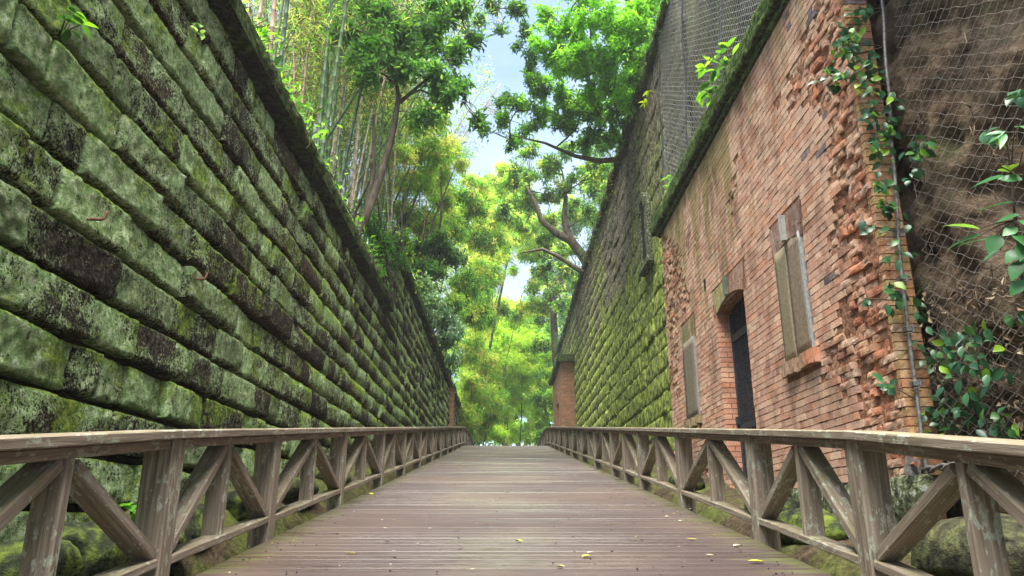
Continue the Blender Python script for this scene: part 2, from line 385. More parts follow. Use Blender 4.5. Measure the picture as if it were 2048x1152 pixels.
def m_rock():
    k = MB('eroded_earth_rock', .95, .1); p = k.pos(); f = k.noise(p, 5, 7, .62); b = k.noise(k.map(p, (1, 1, 1.8)), 1.1, 4, .6); z = k.xyz(p)
    c = k.ramp(f, [(.36, (.022, .015, .010)), (.5, (.11, .074, .046)), (.64, (.28, .20, .13))])
    c = k.mix(k.step(b, .42, .66), c, k.ramp(f, [(.3, (.04, .032, .026)), (.6, (.17, .13, .095)), (.8, (.30, .24, .18))]))
    gz = k.n('ShaderNodeMapRange'); k.l(z[2], gz.inputs[0]); gz.inputs[1].default_value = 5.8; gz.inputs[2].default_value = 7.2
    c = k.mix(k.math('MULTIPLY', gz.outputs[0], .8), c, k.ramp(f, [(.3, (.018, .018, .019)), (.5, (.070, .066, .062)), (.72, (.17, .165, .15))]))
    gm = k.math('MULTIPLY', k.step(k.noise(p, 1.9, 4, .65), .56, .72), .55)
    c = k.mix(gm, c, (.085, .105, .04)); k.col(c); return k.bump(k.math('ADD', f, k.math('MULTIPLY', k.noise(p, 30, 4, .7), .5)), 1., .06).m
def m_cornice():
    k = MB('moss_covered_cornice_stone', .95, .1); p = k.pos(); f = k.noise(p, 16, 5, .7); g = k.noise(p, 2.3, 3)
    st = k.ramp(f, [(.36, (.012, .012, .011)), (.55, (.05, .047, .04)), (.72, (.12, .115, .10))])
    mo = k.ramp(f, [(.36, (.012, .022, .008)), (.52, (.055, .10, .02)), (.68, (.17, .24, .05))])
    k.col(k.mix(k.math('MULTIPLY', k.step(k.math('ADD', g, k.math('MULTIPLY', k.up(), .2)), .26, .46), .9), st, mo)); return k.bump(f, 1., .04).m
def m_soil():
    k = MB('leaf_litter_soil', .95, .1); p = k.pos(); f = k.noise(p, 14, 5, .7); g = k.noise(p, 1.5, 4)
    c = k.ramp(f, [(.3, (.02, .015, .01)), (.55, (.07, .052, .032)), (.75, (.15, .115, .07))])
    k.col(k.mix(k.math('MULTIPLY', k.step(g, .42, .6), .7), c, k.ramp(f, [(.3, (.03, .045, .01)), (.7, (.13, .17, .03))]))); return k.bump(f, 1., .05).m
def m_attr(name, rough=.7, metallic=0., spec=.3):
    k = MB(name, rough, spec); p = k.pos(); c = k.attr('col'); f = k.noise(p, 24, 4, .65); k.b.inputs['Metallic'].default_value = metallic
    k.col(k.mix(.9, c, k.ramp(f, [(.25, .45), (.5, 1.), (.75, 1.4)]), 'MULTIPLY')); return k.bump(f, .4, .008).m

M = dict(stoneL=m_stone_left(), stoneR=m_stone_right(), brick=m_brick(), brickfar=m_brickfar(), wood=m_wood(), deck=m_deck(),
         leaf=m_leaf('broad_leaf', .52), leafg=m_leaf('glossy_leaf', .25, .32), leafb=m_leaf('bamboo_leaf', .64, .55), bamboo=m_bamboo(), rock=m_rock(), cornice=m_cornice(), soil=m_soil(),
         bark=m_simple('tree_bark', [(.3, (.022, .017, .013)), (.55, (.085, .068, .05)), (.75, (.17, .145, .11))], 9, .9, .15, .8, .03, 5, (1, 1, .3)),
         mortar=m_simple('crumbling_orange_mortar', [(.3, (.10, .045, .025)), (.5, (.27, .135, .08)), (.72, (.42, .26, .17))], 22, .95, .1, 1., .03),
         dark=m_simple('dark_damp_stone_and_shade', [(.3, (.01, .01, .009)), (.7, (.035, .032, .026))], 12, .95, .1),
         wire=m_simple('weathered_wire', [(.3, (.11, .09, .075)), (.7, (.28, .245, .205))], 40, .6, .4, .2, .002),
         steel=m_simple('galvanised_rod', [(.3, (.06, .055, .05)), (.6, (.22, .21, .20)), (.8, (.45, .44, .43))], 30, .5, .5, .4, .004, metallic=.4),
         rust=m_simple('rusty_iron', [(.3, (.10, .045, .028)), (.7, (.28, .13, .085))], 40, .8, .3, .5, .004),
         gate=m_simple('dark_blue_grey_paint', [(.3, (.012, .017, .023)), (.7, (.030, .042, .055))], 20, .5, .4, .2, .003),
         cloudy=m_attr('weathered_panel', .75), mossy=m_simple('bright_moss_on_rock', [(.38, (.014, .016, .013)), (.5, (.035, .045, .02)), (.60, (.09, .125, .022)), (.76, (.19, .23, .04))], 6, .95, .1, 1., .06, 6),
         footing=m_simple('lichen_speckled_footing', [(.38, (.025, .024, .02)), (.52, (.10, .12, .055)), (.6, (.22, .24, .18)), (.72, (.55, .55, .5))], 17, .95, .1, 1., .05),
         darkmoss=m_simple('dark_damp_mossy_rock', [(.34, (.012, .012, .010)), (.5, (.05, .05, .03)), (.66, (.11, .125, .05)), (.8, (.2, .2, .12))], 9, .95, .1, 1., .06, 6),
         debris=m_attr('dry_litter', .8))

# ------------------------------------------------------------------ terrain profile
CR0, CR1 = 31.0, 36.0
def deck_z(y):
    y = np.asarray(y, float)
    yc = np.clip(y, None, CR0); z = SLOPE * yc
    t = np.clip(y, CR0, CR1) - CR0; z = z + SLOPE * (t - t * t / (2 * (CR1 - CR0)))
    return z
DX0, DX1 = -1.68, 1.79
def world_at(px, py, Y):
    """the place at distance Y down the path seen along one sight line (survey of the photograph)"""
    c, s = math.cos(PITCH), math.sin(PITCH); cy, sy = math.cos(YAW), math.sin(YAW)
    fw = A(sy * c, cy * c, s); rt = A(cy, -sy, 0); up = np.cross(rt, fw)
    d = fw * 1500 + rt * (px - 1024) + up * (576 - py)
    return A(0, 0, CAM_H) + d * (Y / d[1])
def on_deck(px, py):
    c, s = math.cos(PITCH), math.sin(PITCH); cy, sy = math.cos(YAW), math.sin(YAW)
    fw = A(sy * c, cy * c, s); rt = A(cy, -sy, 0); up = np.cross(rt, fw)
    d = fw * 1500 + rt * (px - 1024) + up * (576 - py)
    return A(0, 0, CAM_H) + d * (-CAM_H / (d[2] - SLOPE * d[1]))

# ground: one sheet to the horizon
xs = np.unique(np.concatenate([np.linspace(-400, -20, 12), np.linspace(-20, -4, 9), np.linspace(-3.2, 3.6, 69), np.linspace(4, 20, 9), np.linspace(20, 400, 12)]))
ys = np.unique(np.concatenate([np.linspace(-60, -4, 8), np.linspace(-3, 40, 260), np.linspace(42, 80, 14), np.linspace(90, 700, 12)]))
gx, gy = np.meshgrid(xs, ys)
px_ = [-400, -3, -2.65, -2.3, -2.0, -1.75, 1.85, 2.05, 2.3, 2.95, 3.3, 400]; pz_ = [-.2, .3, .22, .12, -.22, -.45, -.45, -.32, -.1, .06, .0, -.2]
gz = deck_z(np.clip(gy, -60, None)) + np.interp(gx, px_, pz_)
gz = gz + .05 * fbm(np.stack([gx * 2.3, gy * 2.3, gx * 0], -1), 3, 5) * (np.abs(gx) < 5)
single('ground', dict(V=np.stack([gx, gy, gz], -1).reshape(-1, 3), Q=gridq(len(ys), len(xs))), M['soil'],
       'damp mossy earth floor of the cutting beside the boardwalk', None, kind='structure', smooth=True)
# left bank behind the stone wall (steps up where the wall does), right bank high above
def bank(name, label, xin, sgn, zf, y0, y1):
    us = np.array([0, .3, .7, 1.2, 2, 3, 4.5, 7, 11, 17, 25, 40.]); yy = np.arange(y0, y1 + .1, .5)
    uu, vv = np.meshgrid(us, yy)
    z = zf(uu, vv) + .12 * fbm(np.stack([uu * 1.3, vv * 1.3, uu * 0 + 3], -1), 3, 9)
    P = np.stack([xin + sgn * uu, vv, z], -1)
    low = P[:, :1].copy(); low[..., 2] -= 4.
    P = np.concatenate([low, P], 1); q = gridq(P.shape[0], P.shape[1])
    if sgn < 0: q = q[:, ::-1].copy()
    return single(name, dict(V=P.reshape(-1, 3), Q=q), M['soil'], label, None, kind='structure', smooth=True)
def zl(u, y): return np.interp(y, [-20, 15.9, 16.6, 44, 52], [5.35, 5.35, 6.95, 7.1, 5.0]) + .5 * np.minimum(u, 11) + .1 * np.maximum(u - 11, 0)
bank('bank', 'leaf littered earth bank rising behind the stone wall', -2.86, -1, zl, -14, 60)
def zr(u, y): return np.interp(y, [-20, 30, 50, 58], [11.4, 11.4, 11.2, 7.]) + .35 * np.minimum(u, 8)
bank('bank', 'high wooded bank above the brick facade and rock face', 3.75, 1, zr, -14, 58)

# ------------------------------------------------------------------ boardwalk
bw = thing('boardwalk', 'sloping boardwalk of brown grooved planks climbing between the walls', None, (0, 0, 0), kind='structure')
PW = .1447
prof = []
for i in range(6):
    a = -.0695 + i * .0232
    prof += [(a, -.0045 if i else -.003), (a + .003, 0), (a + .0185, 0), (a + .0215, -.0045 if i < 5 else -.003)]
prof = [(-.0695, -.03)] + prof + [(prof[-1][0], -.03)]
pv = np.array([(x, y, z) for x in (DX0, DX1) for (y, z) in prof]); n = len(prof)
pq = [(i, i + 1, n + i + 1, n + i)[::-1] for i in range(n - 1)]
plank_me = mesh('plank', pv, np.array(pq), None, M['deck'])
for i in range(296):
    y = .6 + i * PW
    o = link('plank', plank_me, bw)
    o.location = (random.uniform(-.006, .006), y, float(deck_z(y)) + random.uniform(-.0012, .0012))
    o.rotation_euler = (math.atan(float(deck_z(y + .05) - deck_z(y - .05)) / .1) + random.uniform(-.004, .004), 0, 0)
for sx in (DX0 + .06, .05, DX1 - .06):
    yy = np.arange(.4, 44, 1.6)
    part('joist', merge([beam((sx, a, float(deck_z(a)) - .13), (sx, b, float(deck_z(b)) - .13), .1, .19) for a, b in zip(yy[:-1], yy[1:])]), M['wood'], bw)

# ------------------------------------------------------------------ railings
def railing(side, X, posts, mids, label):
    s = -1 if side == 'l' else 1
    Xc = X + s * .078
    t = thing('timber_railing', label, 'railing', (Xc, posts[0], float(deck_z(posts[0]))))
    def dz(y):
        d = float(deck_z(y))
        if y < 4: d -= (4 - y) * (.012 if side == 'l' else .026)
        return d
    jit = lambda a: random.uniform(-a, a)
    for y in posts:
        z = dz(y); p = part('post', beam((Xc + jit(.004), y, z - .45), (Xc + jit(.004), y, z + .737), .15, .15, (0, 1, 0), .009, random.uniform(0, 50)), M['wood'], t)
        if y < 12:
            bolt = tube([(Xc + .03 * s, y - .0745, z + .2), (Xc + .03 * s, y - .0790, z + .2)], .014, 8); part('bolt', bolt, M['steel'], p)
    for k, (a, b) in enumerate(zip(posts[:-1], posts[1:])):
        za, zb = dz(a), dz(b); o = random.uniform(0, 80)
        part('handrail', beam((Xc, a + .003, za + .762), (Xc, b - .003, zb + .762), .205, .046, (0, 0, 1), .006, o), M['wood'], t)
        part('top_rail', beam((Xc, a + .078, za + .078 * SLOPE + .712), (Xc, b - .078, zb - .078 * SLOPE + .712), .11, .048, (0, 0, 1), .005, o + 5), M['wood'], t)
        part('bottom_rail', beam((Xc - s * .012, a + .078, za + .14), (Xc - s * .012, b - .078, zb + .13), .115, .045, (0, 0, 1), .006, o + 9), M['wood'], t)
        m = mids[k]
        if m is None: m_y = None
        else: m_y = m
        if m_y is None:      # half bay: a single strut
            up_at = 'b' if k % 2 else 'a'
            p0, p1 = ((a + .1, za + .20), (b - .09, zb + .665)) if (dz(b) and up_at == 'a') else ((b - .1, zb + .20), (a + .09, za + .665))
            part('brace', beam((Xc, p0[0], p0[1]), (Xc, p1[0], p1[1]), .115, .058, (0, -.6, 1), .006, o + 3), M['wood'], t)
            continue
        zm = dz(m_y)
        part('upright', beam((Xc, m_y, zm + .150), (Xc, m_y, zm + .69), .12, .05, (0, 1, 0), .006, o + 1), M['wood'], t)
        for (yy, zz, d) in ((a, za, 1), (b, zb, -1)):
            part('brace', beam((Xc, yy + d * .095, zz + d * .095 * SLOPE + .185), (Xc, m_y - d * .055, zm + .665), .115, .058, (0, -d * .6, 1), .006, random.uniform(0, 60)), M['wood'], t)
    return t
lp = [2.05, 3.98, 5.72, 8.1, 10.68, 13.0, 15.42, 17.95, 20.3, 22.7, 25.1, 27.5, 29.9, 32.3, 34.7, 37.1, 39.5, 41.9]
lm = [3.03, 4.76] + [(a + b) / 2 for a, b in zip(lp[2:-1], lp[3:])]
railing('l', DX0, lp, lm, 'weathered timber railing with V braces in front of the dark mossy stone wall')
rp_ = [2.05, 3.95, 5.62, 7.98, 10.3, 11.62, 12.95, 15.4, 17.9, 20.3, 22.7, 25.1, 27.5, 29.9, 32.3, 34.7, 37.1, 39.5, 41.9]
rm = [3.05, 4.74] + [(a + b) / 2 for a, b in zip(rp_[2:-1], rp_[3:])]
rm[4] = None; rm[5] = None
railing('r', DX1, rp_, rm, 'weathered timber railing with V braces in front of the brick facade')

# ------------------------------------------------------------------ stone walls
def split(lo, hi, gen):
    e = [lo]; 
    while e[-1] < hi: e.append(e[-1] + gen())
    e[-1] = hi
    if len(e) > 2 and e[-1] - e[-2] < .2: e.pop(-2)
    return e
def stone_geo(X, s, y0, y1, z0, z1, res, seed, cfg):
    """rough block on the wall plane x = X facing s"""
    U = A(0, 1, 0) if s > 0 else A(0, -1, 0); N_ = A(s, 0, 0); o = A(X, 0, 0)
    u0, u1 = (y0, y1) if s > 0 else (-y1, -y0)
    rnd = np.random.default_rng(seed); off = rnd.normal() * cfg['off']; ta, tb = rnd.normal(size=2) * cfg['tilt']; bot = cfg['bot'] * rnd.uniform(.6, 1.25)
    um, vm = (u0 + u1) / 2, (z0 + z1) / 2
    def hf(u, v):
        e = np.minimum(u - u0, u1 - u); t = z1 - v; b = v - z0
        P = np.stack([u * 0 + seed * .37, u, v], -1)
        n1 = fbm(P * 4.2, 3, 3); n2 = fbm(P * 15., 3, 8)
        eb = cfg['edge'] * (1 + .5 * n1)
        h = off + ta * (u - um) + tb * (v - vm) + cfg['lo'] * n1 + cfg['hi'] * n2
        h = h - cfg.get('side', .035) * np.clip(1 - e / np.maximum(eb, .01), 0, 1) ** 2 - cfg.get('top', .045) * np.clip(1 - t / (eb * 1.4), 0, 1) ** 2 - bot * np.clip(1 - b / cfg['bh'] + .25 * n1, 0, 1.3) ** 1.6
        return h
    nu = max(3, int((u1 - u0) / res) + 1); nv = max(3, int((z1 - z0) / res) + 1)
    c = rnd.random(3); c = (c[0] ** 2 * .9, c[1], c[2])
    g = slab(o, U, A(0, 0, 1), N_, u0, u1, z0, z1, nu, nv, hf, .13, c)
    # ragged outline: nudge everything a little in the plane
    V = g['V']; nd = .010 * cfg.get('nud', 1.); V[:, 1] += nd * fbm(V * 5, 2, 21); V[:, 2] += nd * fbm(V * 5 + 9, 2, 22)
    return g
def stone_wall(t, X, s, rows, mat, cfg, near_n, res_k):
    """rows = list of (z0, z1, [joints y])"""
    st = []
    for (z0, z1, js) in rows:
        for a, b in zip(js[:-1], js[1:]):
            g0 = float(deck_z((a + b) / 2)) - .15
            if z1 < g0: continue
            st.append((a, b, z0, z1))
    def size(q):
        d = math.hypot((q[0] + q[1]) / 2, X, (q[2] + q[3]) / 2 - CAM_H)
        vis = 1. if (q[1] > abs(X) * 1.15 and q[3] > float(deck_z(q[1])) - .1) else .05
        return vis * (q[1] - q[0]) * (q[3] - q[2]) * abs(X) / d ** 3
    st.sort(key=size, reverse=True)
    rest = []
    for i, (a, b, z0, z1) in enumerate(st):
        d = math.hypot(max(a, .5), X); gap = cfg['gap']
        zj = random.uniform(-.010, .012)
        if i < near_n:
            part('stone', stone_geo(X, s, a + gap, b - gap, z0 + cfg.get('bed', gap) + zj, z1 - gap * .3, min(max(res_k * d, .02), .09), i + 5, cfg), mat, t, True)
        else: rest.append(stone_geo(X, s, a + gap, b - gap, z0 + cfg.get('bed', gap) + zj, z1 - gap * .3, .13, i + 5, cfg))
    part('stone_courses', merge(rest), mat, t, True, stuff=True)

t = thing('stone_wall', 'tall retaining wall of dark mossy rough stone courses beside the railing', 'stone wall', (-2.7, 10, .5))
CH = .325
def lgen(): return random.choice([.32, .36, .6, .74, .88, .95, 1.0]) * random.uniform(.92, 1.08)
rows = []
for k in range(-6, 17):
    z0 = 1.51 + CH * k; z1 = z0 + CH
    hi = 47.0; lo = -.6
    if z1 > 5.2: lo = 16.3
    if z1 > 6.95: continue
    rows.append((z0, z1, split(lo + random.uniform(-.3, 0) * (lo < 0), hi, lgen)))
cfgL = dict(off=.014, tilt=.03, lo=.008, hi=.012, edge=.014, bot=.02, bh=.016, gap=.010, bed=.05, side=.010, top=.006, nud=.35)
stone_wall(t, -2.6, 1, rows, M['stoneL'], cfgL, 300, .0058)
part('core', merge([box(-2.86, -2.70, -.6, 47, -1.2, 5.2), box(-2.86, -2.70, 16.3, 47, 5.2, 6.93)]), M['dark'], t)
cfgC = dict(off=.012, tilt=.03, lo=.035, hi=.02, edge=.05, bot=.05, bh=.08, gap=.004)
for (a0, a1, zc) in ((-.6, 16.25, 5.28), (16.3, 47, 6.93)):
    js = split(a0, a1, lambda: random.uniform(.9, 1.5))
    for i, (a, b) in enumerate(zip(js[:-1], js[1:])):
        part('coping_stone', stone_geo(-2.48, 1, a + .006, b - .006, zc, zc + .24, .05 if b < 9 else .1, 900 + i, cfgC), M['cornice'], t, True)
part('coping_bed', merge([box(-2.9, -2.5, -.6, 16.25, 5.29, 5.50), box(-2.9, -2.5, 16.3, 47, 6.94, 7.15)]), M['cornice'], t)

t = thing('stone_wall', 'high stone wall with yellow green moss beyond the brick facade', 'stone wall', (3.7, 30, 3.5))
rows = []
for k in range(0, 21):
    z0 = 1.66 + .48 * k
    rows.append((z0, z0 + .48, split(13.3, 52, lambda: random.uniform(.6, 1.1))))
cfgR = dict(off=.014, tilt=.02, lo=.016, hi=.016, edge=.03, bot=.05, bh=.04, gap=.006, side=.012, top=.012)
stone_wall(t, 3.6, -1, rows, M['stoneR'], cfgR, 300, .0062)
part('core', box(3.69, 4.0, 13.3, 52, 1.2, 11.4), M['dark'], t)
js = split(13.5, 52, lambda: random.uniform(.9, 1.6))
for i, (a, b) in enumerate(zip(js[:-1], js[1:])):
    part('coping_stone', stone_geo(3.42, -1, a + .006, b - .006, 11.45, 11.75, .12, 700 + i, cfgC), M['cornice'], t, True)
part('coping_bed', box(3.5, 4.0, 13.5, 52, 11.46, 11.72), M['cornice'], t)
# small arched vent high in that wall
v = thing('wall_vent', 'narrow arched stone vent high in the mossy stone wall', 'vent', (3.5, 17.7, 6.9))
for y in (17.28, 18.02): part('jamb', slab(A(3.47, 0, 0), A(0, -1, 0), A(0, 0, 1), A(-1, 0, 0), -y - .11, -y + .11, 6.95, 8.35, 3, 12, lambda u, w: .01 * fbm(np.stack([u, w * 6, u * 0], -1), 2), .25), M['footing'], v)
ar = []
for i in range(9):
    a0, a1 = math.pi * i / 9, math.pi * (i + .93) / 9
    pts = [(17.65 + r * math.cos(a), 8.35 + r * math.sin(a)) for r, a in ((.27, a0), (.48, a0), (.48, a1), (.27, a1))]
    V = [(3.45, y, z) for y, z in pts] + [(3.66, y, z) for y, z in pts]
    part('voussoir', dict(V=np.array(V), Q=np.array([(0, 1, 2, 3), (7, 6, 5, 4), (0, 4, 5, 1), (1, 5, 6, 2), (2, 6, 7, 3), (3, 7, 4, 0)])), M['footing'], v)
part('vent_shade', box(3.50, 3.56, 17.36, 17.94, 6.95, 8.62), M['dark'], v)  # solid dark panel standing in for the shade inside the vent
part('sill', slab(A(3.42, 0, 0), A(0, -1, 0), A(0, 0, 1), A(-1, 0, 0), -18.3, -17.0, 6.8, 6.94, 6, 3, 0, .3), M['footing'], v)

# ------------------------------------------------------------------ rock face on the right
ry = np.concatenate([np.arange(-1.5, 6.2, .055), np.arange(6.2, 15.0, .09)]); rz = np.arange(0, 11.7, .06)
gy, gz = np.meshgrid(ry, rz)
P = np.stack([gy * 0, gy, gz], -1)
d = .20 * fbm(P * .9, 3, 31) + .13 * (1 - 2 * np.abs(fbm(P * A(1, 1.6, 1.1) * 1.3, 2, 33))) + .085 * fbm(P * 5, 4, 35)
d -= .5 * np.clip(fbm(P * 2.3 + 5, 2, 37) - .3, 0, 1)
base = np.where((gy < 5.62) | ((gy < 5.95) & (gz < 6)), np.interp(gy, [4.3, 5.25], [3.74, 3.36]), 3.75) + np.where((gy > 5.95) & (gz < 6.0), 1.0, 0) + .03 * np.maximum(gz - 6.5, 0) * (gy > 5.5)
base = base + np.clip((5.5 - gy) / 6, 0, 1) * .1
rx = base - d * np.where((gy > 5.95) | (gz > 6), .9, np.interp(gy, [4.6, 5.2], [1., .4]))
rx[(gy > 13.0) & (gz < 6)] = 4.2
single('rock_face', dict(V=np.stack([rx, gy, gz], -1).reshape(-1, 3), Q=gridq(len(rz), len(ry))[:, ::-1]), M['rock'],
       'brown eroded rock face behind the wire net', None, kind='structure', smooth=True)

# ------------------------------------------------------------------ brick facade
FX = 2.93; FY0, FY1 = 5.48, 13.2; FZ0, FZ1 = 1.12, 5.96
fc = thing('brick_facade', 'old red brick facade with crumbling bricks, gated door and two blocked windows', 'brick facade', (FX, 9.3, 1.1))
def ero(y, z):
    """how far the face has spalled away, 0..1.2"""
    p = np.stack([np.asarray(y) * 1., np.asarray(z) * 1., np.asarray(y) * 0 + 2.], -1)
    n = fbm(p * 1.4, 3, 51); f = fbm(p * 5, 2, 53)
    corner = np.exp(-((y - 5.75) / (.75 + .12 * n)) ** 2) * (.92 + .25 * np.exp(-((z - 2.3) / 1.0) ** 2))
    far = .62 * np.exp(-((y - 12.9) / .95) ** 2) + .55 * np.exp(-((y - 11.5) / 1.0) ** 2 - ((z - 4.6) / 1.) ** 2)
    mid = .75 * np.exp(-((y - 9.0) / .38) ** 2 - ((z - 4.75) / .75) ** 2) + .35 * np.exp(-((z - 5.2) / .7) ** 2 - ((y - 7.7) / .9) ** 2)
    low = .5 * np.exp(-((y - 11.0) / .45) ** 2 - ((z - 1.7) / .6) ** 2)
    return np.clip(corner + far + mid + low + .42 * n + .16 * f - .28, 0, 1.2)
DOOR = (8.80, 10.0, 3.52, 3.63, 3.88)
openings = [  # y0, y1, z0, z1
    (8.80, 10.0, .5, 3.52), (8.68, 10.13, 3.52, 3.885),
    (6.90, 7.65, 2.36, 3.52), (6.84, 7.74, 3.52, 3.87), (6.80, 7.67, 2.21, 2.36),
    (11.25, 12.04, 2.33, 3.54), (11.19, 12.10, 3.54, 3.87), (11.19, 12.1, 2.19, 2.33)]
def brick_col(e, y, z, rnd):
    r = rnd.random()
    if e > .42 and r < .55: c = A(.44, .185, .105) * rnd.uniform(.75, 1.15) if r < .3 else A(.46, .26, .16) * rnd.uniform(.8, 1.1)
    elif r < .10 * max(0., 1 - abs(y - 5.6) / 1.4): c = A(.12, .10, .108) * rnd.uniform(.8, 1.3)
    elif r < .20: c = A(.42, .235, .17) * rnd.uniform(.92, 1.08)
    elif r < .62: c = A(.50, .305, .215) * rnd.uniform(.93, 1.07)
    elif r < .85: c = A(.54, .36, .255) * rnd.uniform(.93, 1.07)
    else: c = A(.50, .26, .165) * rnd.uniform(.85, 1.1)
    return c * A(1.05, 1.06, 1.07) * rnd.uniform(.86, 1.14)
def brick_geo(o, U, N_, u0, u1, v0, v1, e, seed, c):
    rnd = np.random.default_rng(seed)
    if e < .34:
        return slab(o, U, A(0, 0, 1), N_, u0, u1, v0, v1, 2, 2, rnd.uniform(-.003, .003), .04, c)
    dep = .004 + .046 * e * rnd.uniform(.1, 1.1)
    if rnd.random() < .45: dep = rnd.uniform(-.004, .006)             # a survivor standing proud
    am = .003 + .006 * e
    def hf(u, v):
        P = np.stack([u * 18, v * 22, u * 0 + seed], -1)
        ed = np.minimum(np.minimum(u - u0, u1 - u) / .035, np.minimum(v - v0, v1 - v) / .018)
        return -dep + am * fbm(P, 2, 7) - .004 * np.clip(1 - ed, 0, 1) ** 1.5 + rnd.normal() * .09 * (u - (u0 + u1) / 2)
    return slab(o, U, A(0, 0, 1), N_, u0, u1, v0, v1, 6, 4, hf, .13, c)
def sub(iv, cuts):
    out = [iv]
    for (c0, c1) in cuts:
        nx = []
        for (a, b) in out:
            if c1 <= a or c0 >= b: nx.append((a, b)); continue
            if c0 - a > .03: nx.append((a, c0))
            if b - c1 > .03: nx.append((c1, b))
        out = nx
    return out
bl = []; k = 0; z = FZ0
while z + .06 < FZ1:
    cuts = [(a - .006, b + .006) for (a, b, c, d_) in openings if z + .05 > c and z + .01 < d_]
    y = FY0 - (.1675 if k % 2 else 0) - .335; i = 0
    while y < FY1:
        Lh = (.217, .098)[i % 2]
        for (a, b) in sub((max(y, FY0), min(y + Lh, FY1)), cuts):
            if b - a > .03: bl.append((a, b, z, z + .061))
        y += Lh + .01; i += 1
    z += .07; k += 1
bl.sort(key=lambda q: -((q[1] - q[0]) / (((q[0] + q[1]) / 2) ** 3)) * (1 if q[2] > float(deck_z(q[0])) + .15 and q[3] < .806 + q[0] * .82 else .02))
rest = []
for i, (a, b, z0, z1) in enumerate(bl):
    rnd = np.random.default_rng(i + 70); e = float(ero((a + b) / 2, (z0 + z1) / 2))
    if e > .75 and rnd.random() < .12: continue                        # lost altogether
    ee = e * (1 if e > .34 else 0)
    if e > .2 and e <= .34 and rnd.random() < .3: ee = .4
    jz = rnd.uniform(-.0025, .0025)
    g = brick_geo(A(FX, 0, 0), A(0, -1, 0), A(-1, 0, 0), -b, -a, z0 + jz, z1 + jz, ee, i, brick_col(ee, a, z0, rnd))
    if i < 300: part('brick', g, M['brick'], fc)
    else: rest.append(g)
part('brickwork', merge(rest), M['brick'], fc, stuff=True)
# mortar bed behind the bricks, following the erosion
my = np.arange(FY0, FY1 + .001, .04); mz = np.arange(FZ0 - .02, FZ1 + .02, .035)
gy, gz = np.meshgrid(my, mz); e = ero(gy, gz)
mx_ = FX + .008 + np.where(e > .3, .046 * (e - .3) / .7 + .010 * fbm(np.stack([gy * 14, gz * 18, gy * 0], -1), 2, 61), 0)
q = gridq(len(mz), len(my))[:, ::-1]; cy = gy.ravel()[q].mean(1); cz = gz.ravel()[q].mean(1)
keep = np.ones(len(q), bool)
for (a, b, c, d_) in (openings[0], openings[2], openings[5]): keep &= ~((cy > a + .0) & (cy < b) & (cz > c) & (cz < d_ + .05))
part('mortar_bed', dict(V=np.stack([mx_, gy, gz], -1).reshape(-1, 3), Q=q[keep]), M['mortar'], fc, True)
part('core', merge([box(FX + .10, 3.5, FY0 + .5, 8.66, .3, 5.96), box(FX + .10, 3.14, FY0 + .06, FY0 + .5, .3, 5.96), box(FX + .10, 3.5, 10.14, FY1 - .01, .3, 5.96), box(FX + .10, 3.5, 8.66, 10.14, 3.9, 5.96)]), M['mortar'], fc)
# corner return facing the camera
rest = []
z = FZ0; k = 0
while z + .06 < 8.0 and z < FZ1:
    cells = [(0.0, .205)] if k % 2 else [(0., .097), (.107, .205)]
    for (a, b) in cells:
        rnd = np.random.default_rng(int(z * 1000) + int(a * 100)); r = rnd.random()
        c = A(.44, .27, .13) if r < .45 else (A(.42, .21, .11) if r < .75 else (A(.36, .26, .10) if r < .93 else A(.12, .10, .105)))
        g = slab(A(FX + .006, FY0, 0), A(1, 0, 0), A(0, 0, 1), A(0, -1, 0), a, b, z, z + .061, 4, 3,
                 (lambda s_: lambda u, v: .004 * fbm(np.stack([u * 30, v * 30, u * 0 + s_], -1), 2, 4) + .003)(z), .05, c * rnd.uniform(.8, 1.1))
        part('return_brick', g, M['brick'], fc)
    z += .07; k += 1
part('return_bed', box(FX + .012, 3.15, FY0 + .004, FY0 + .1, FZ0, FZ1), M['mortar'], fc)
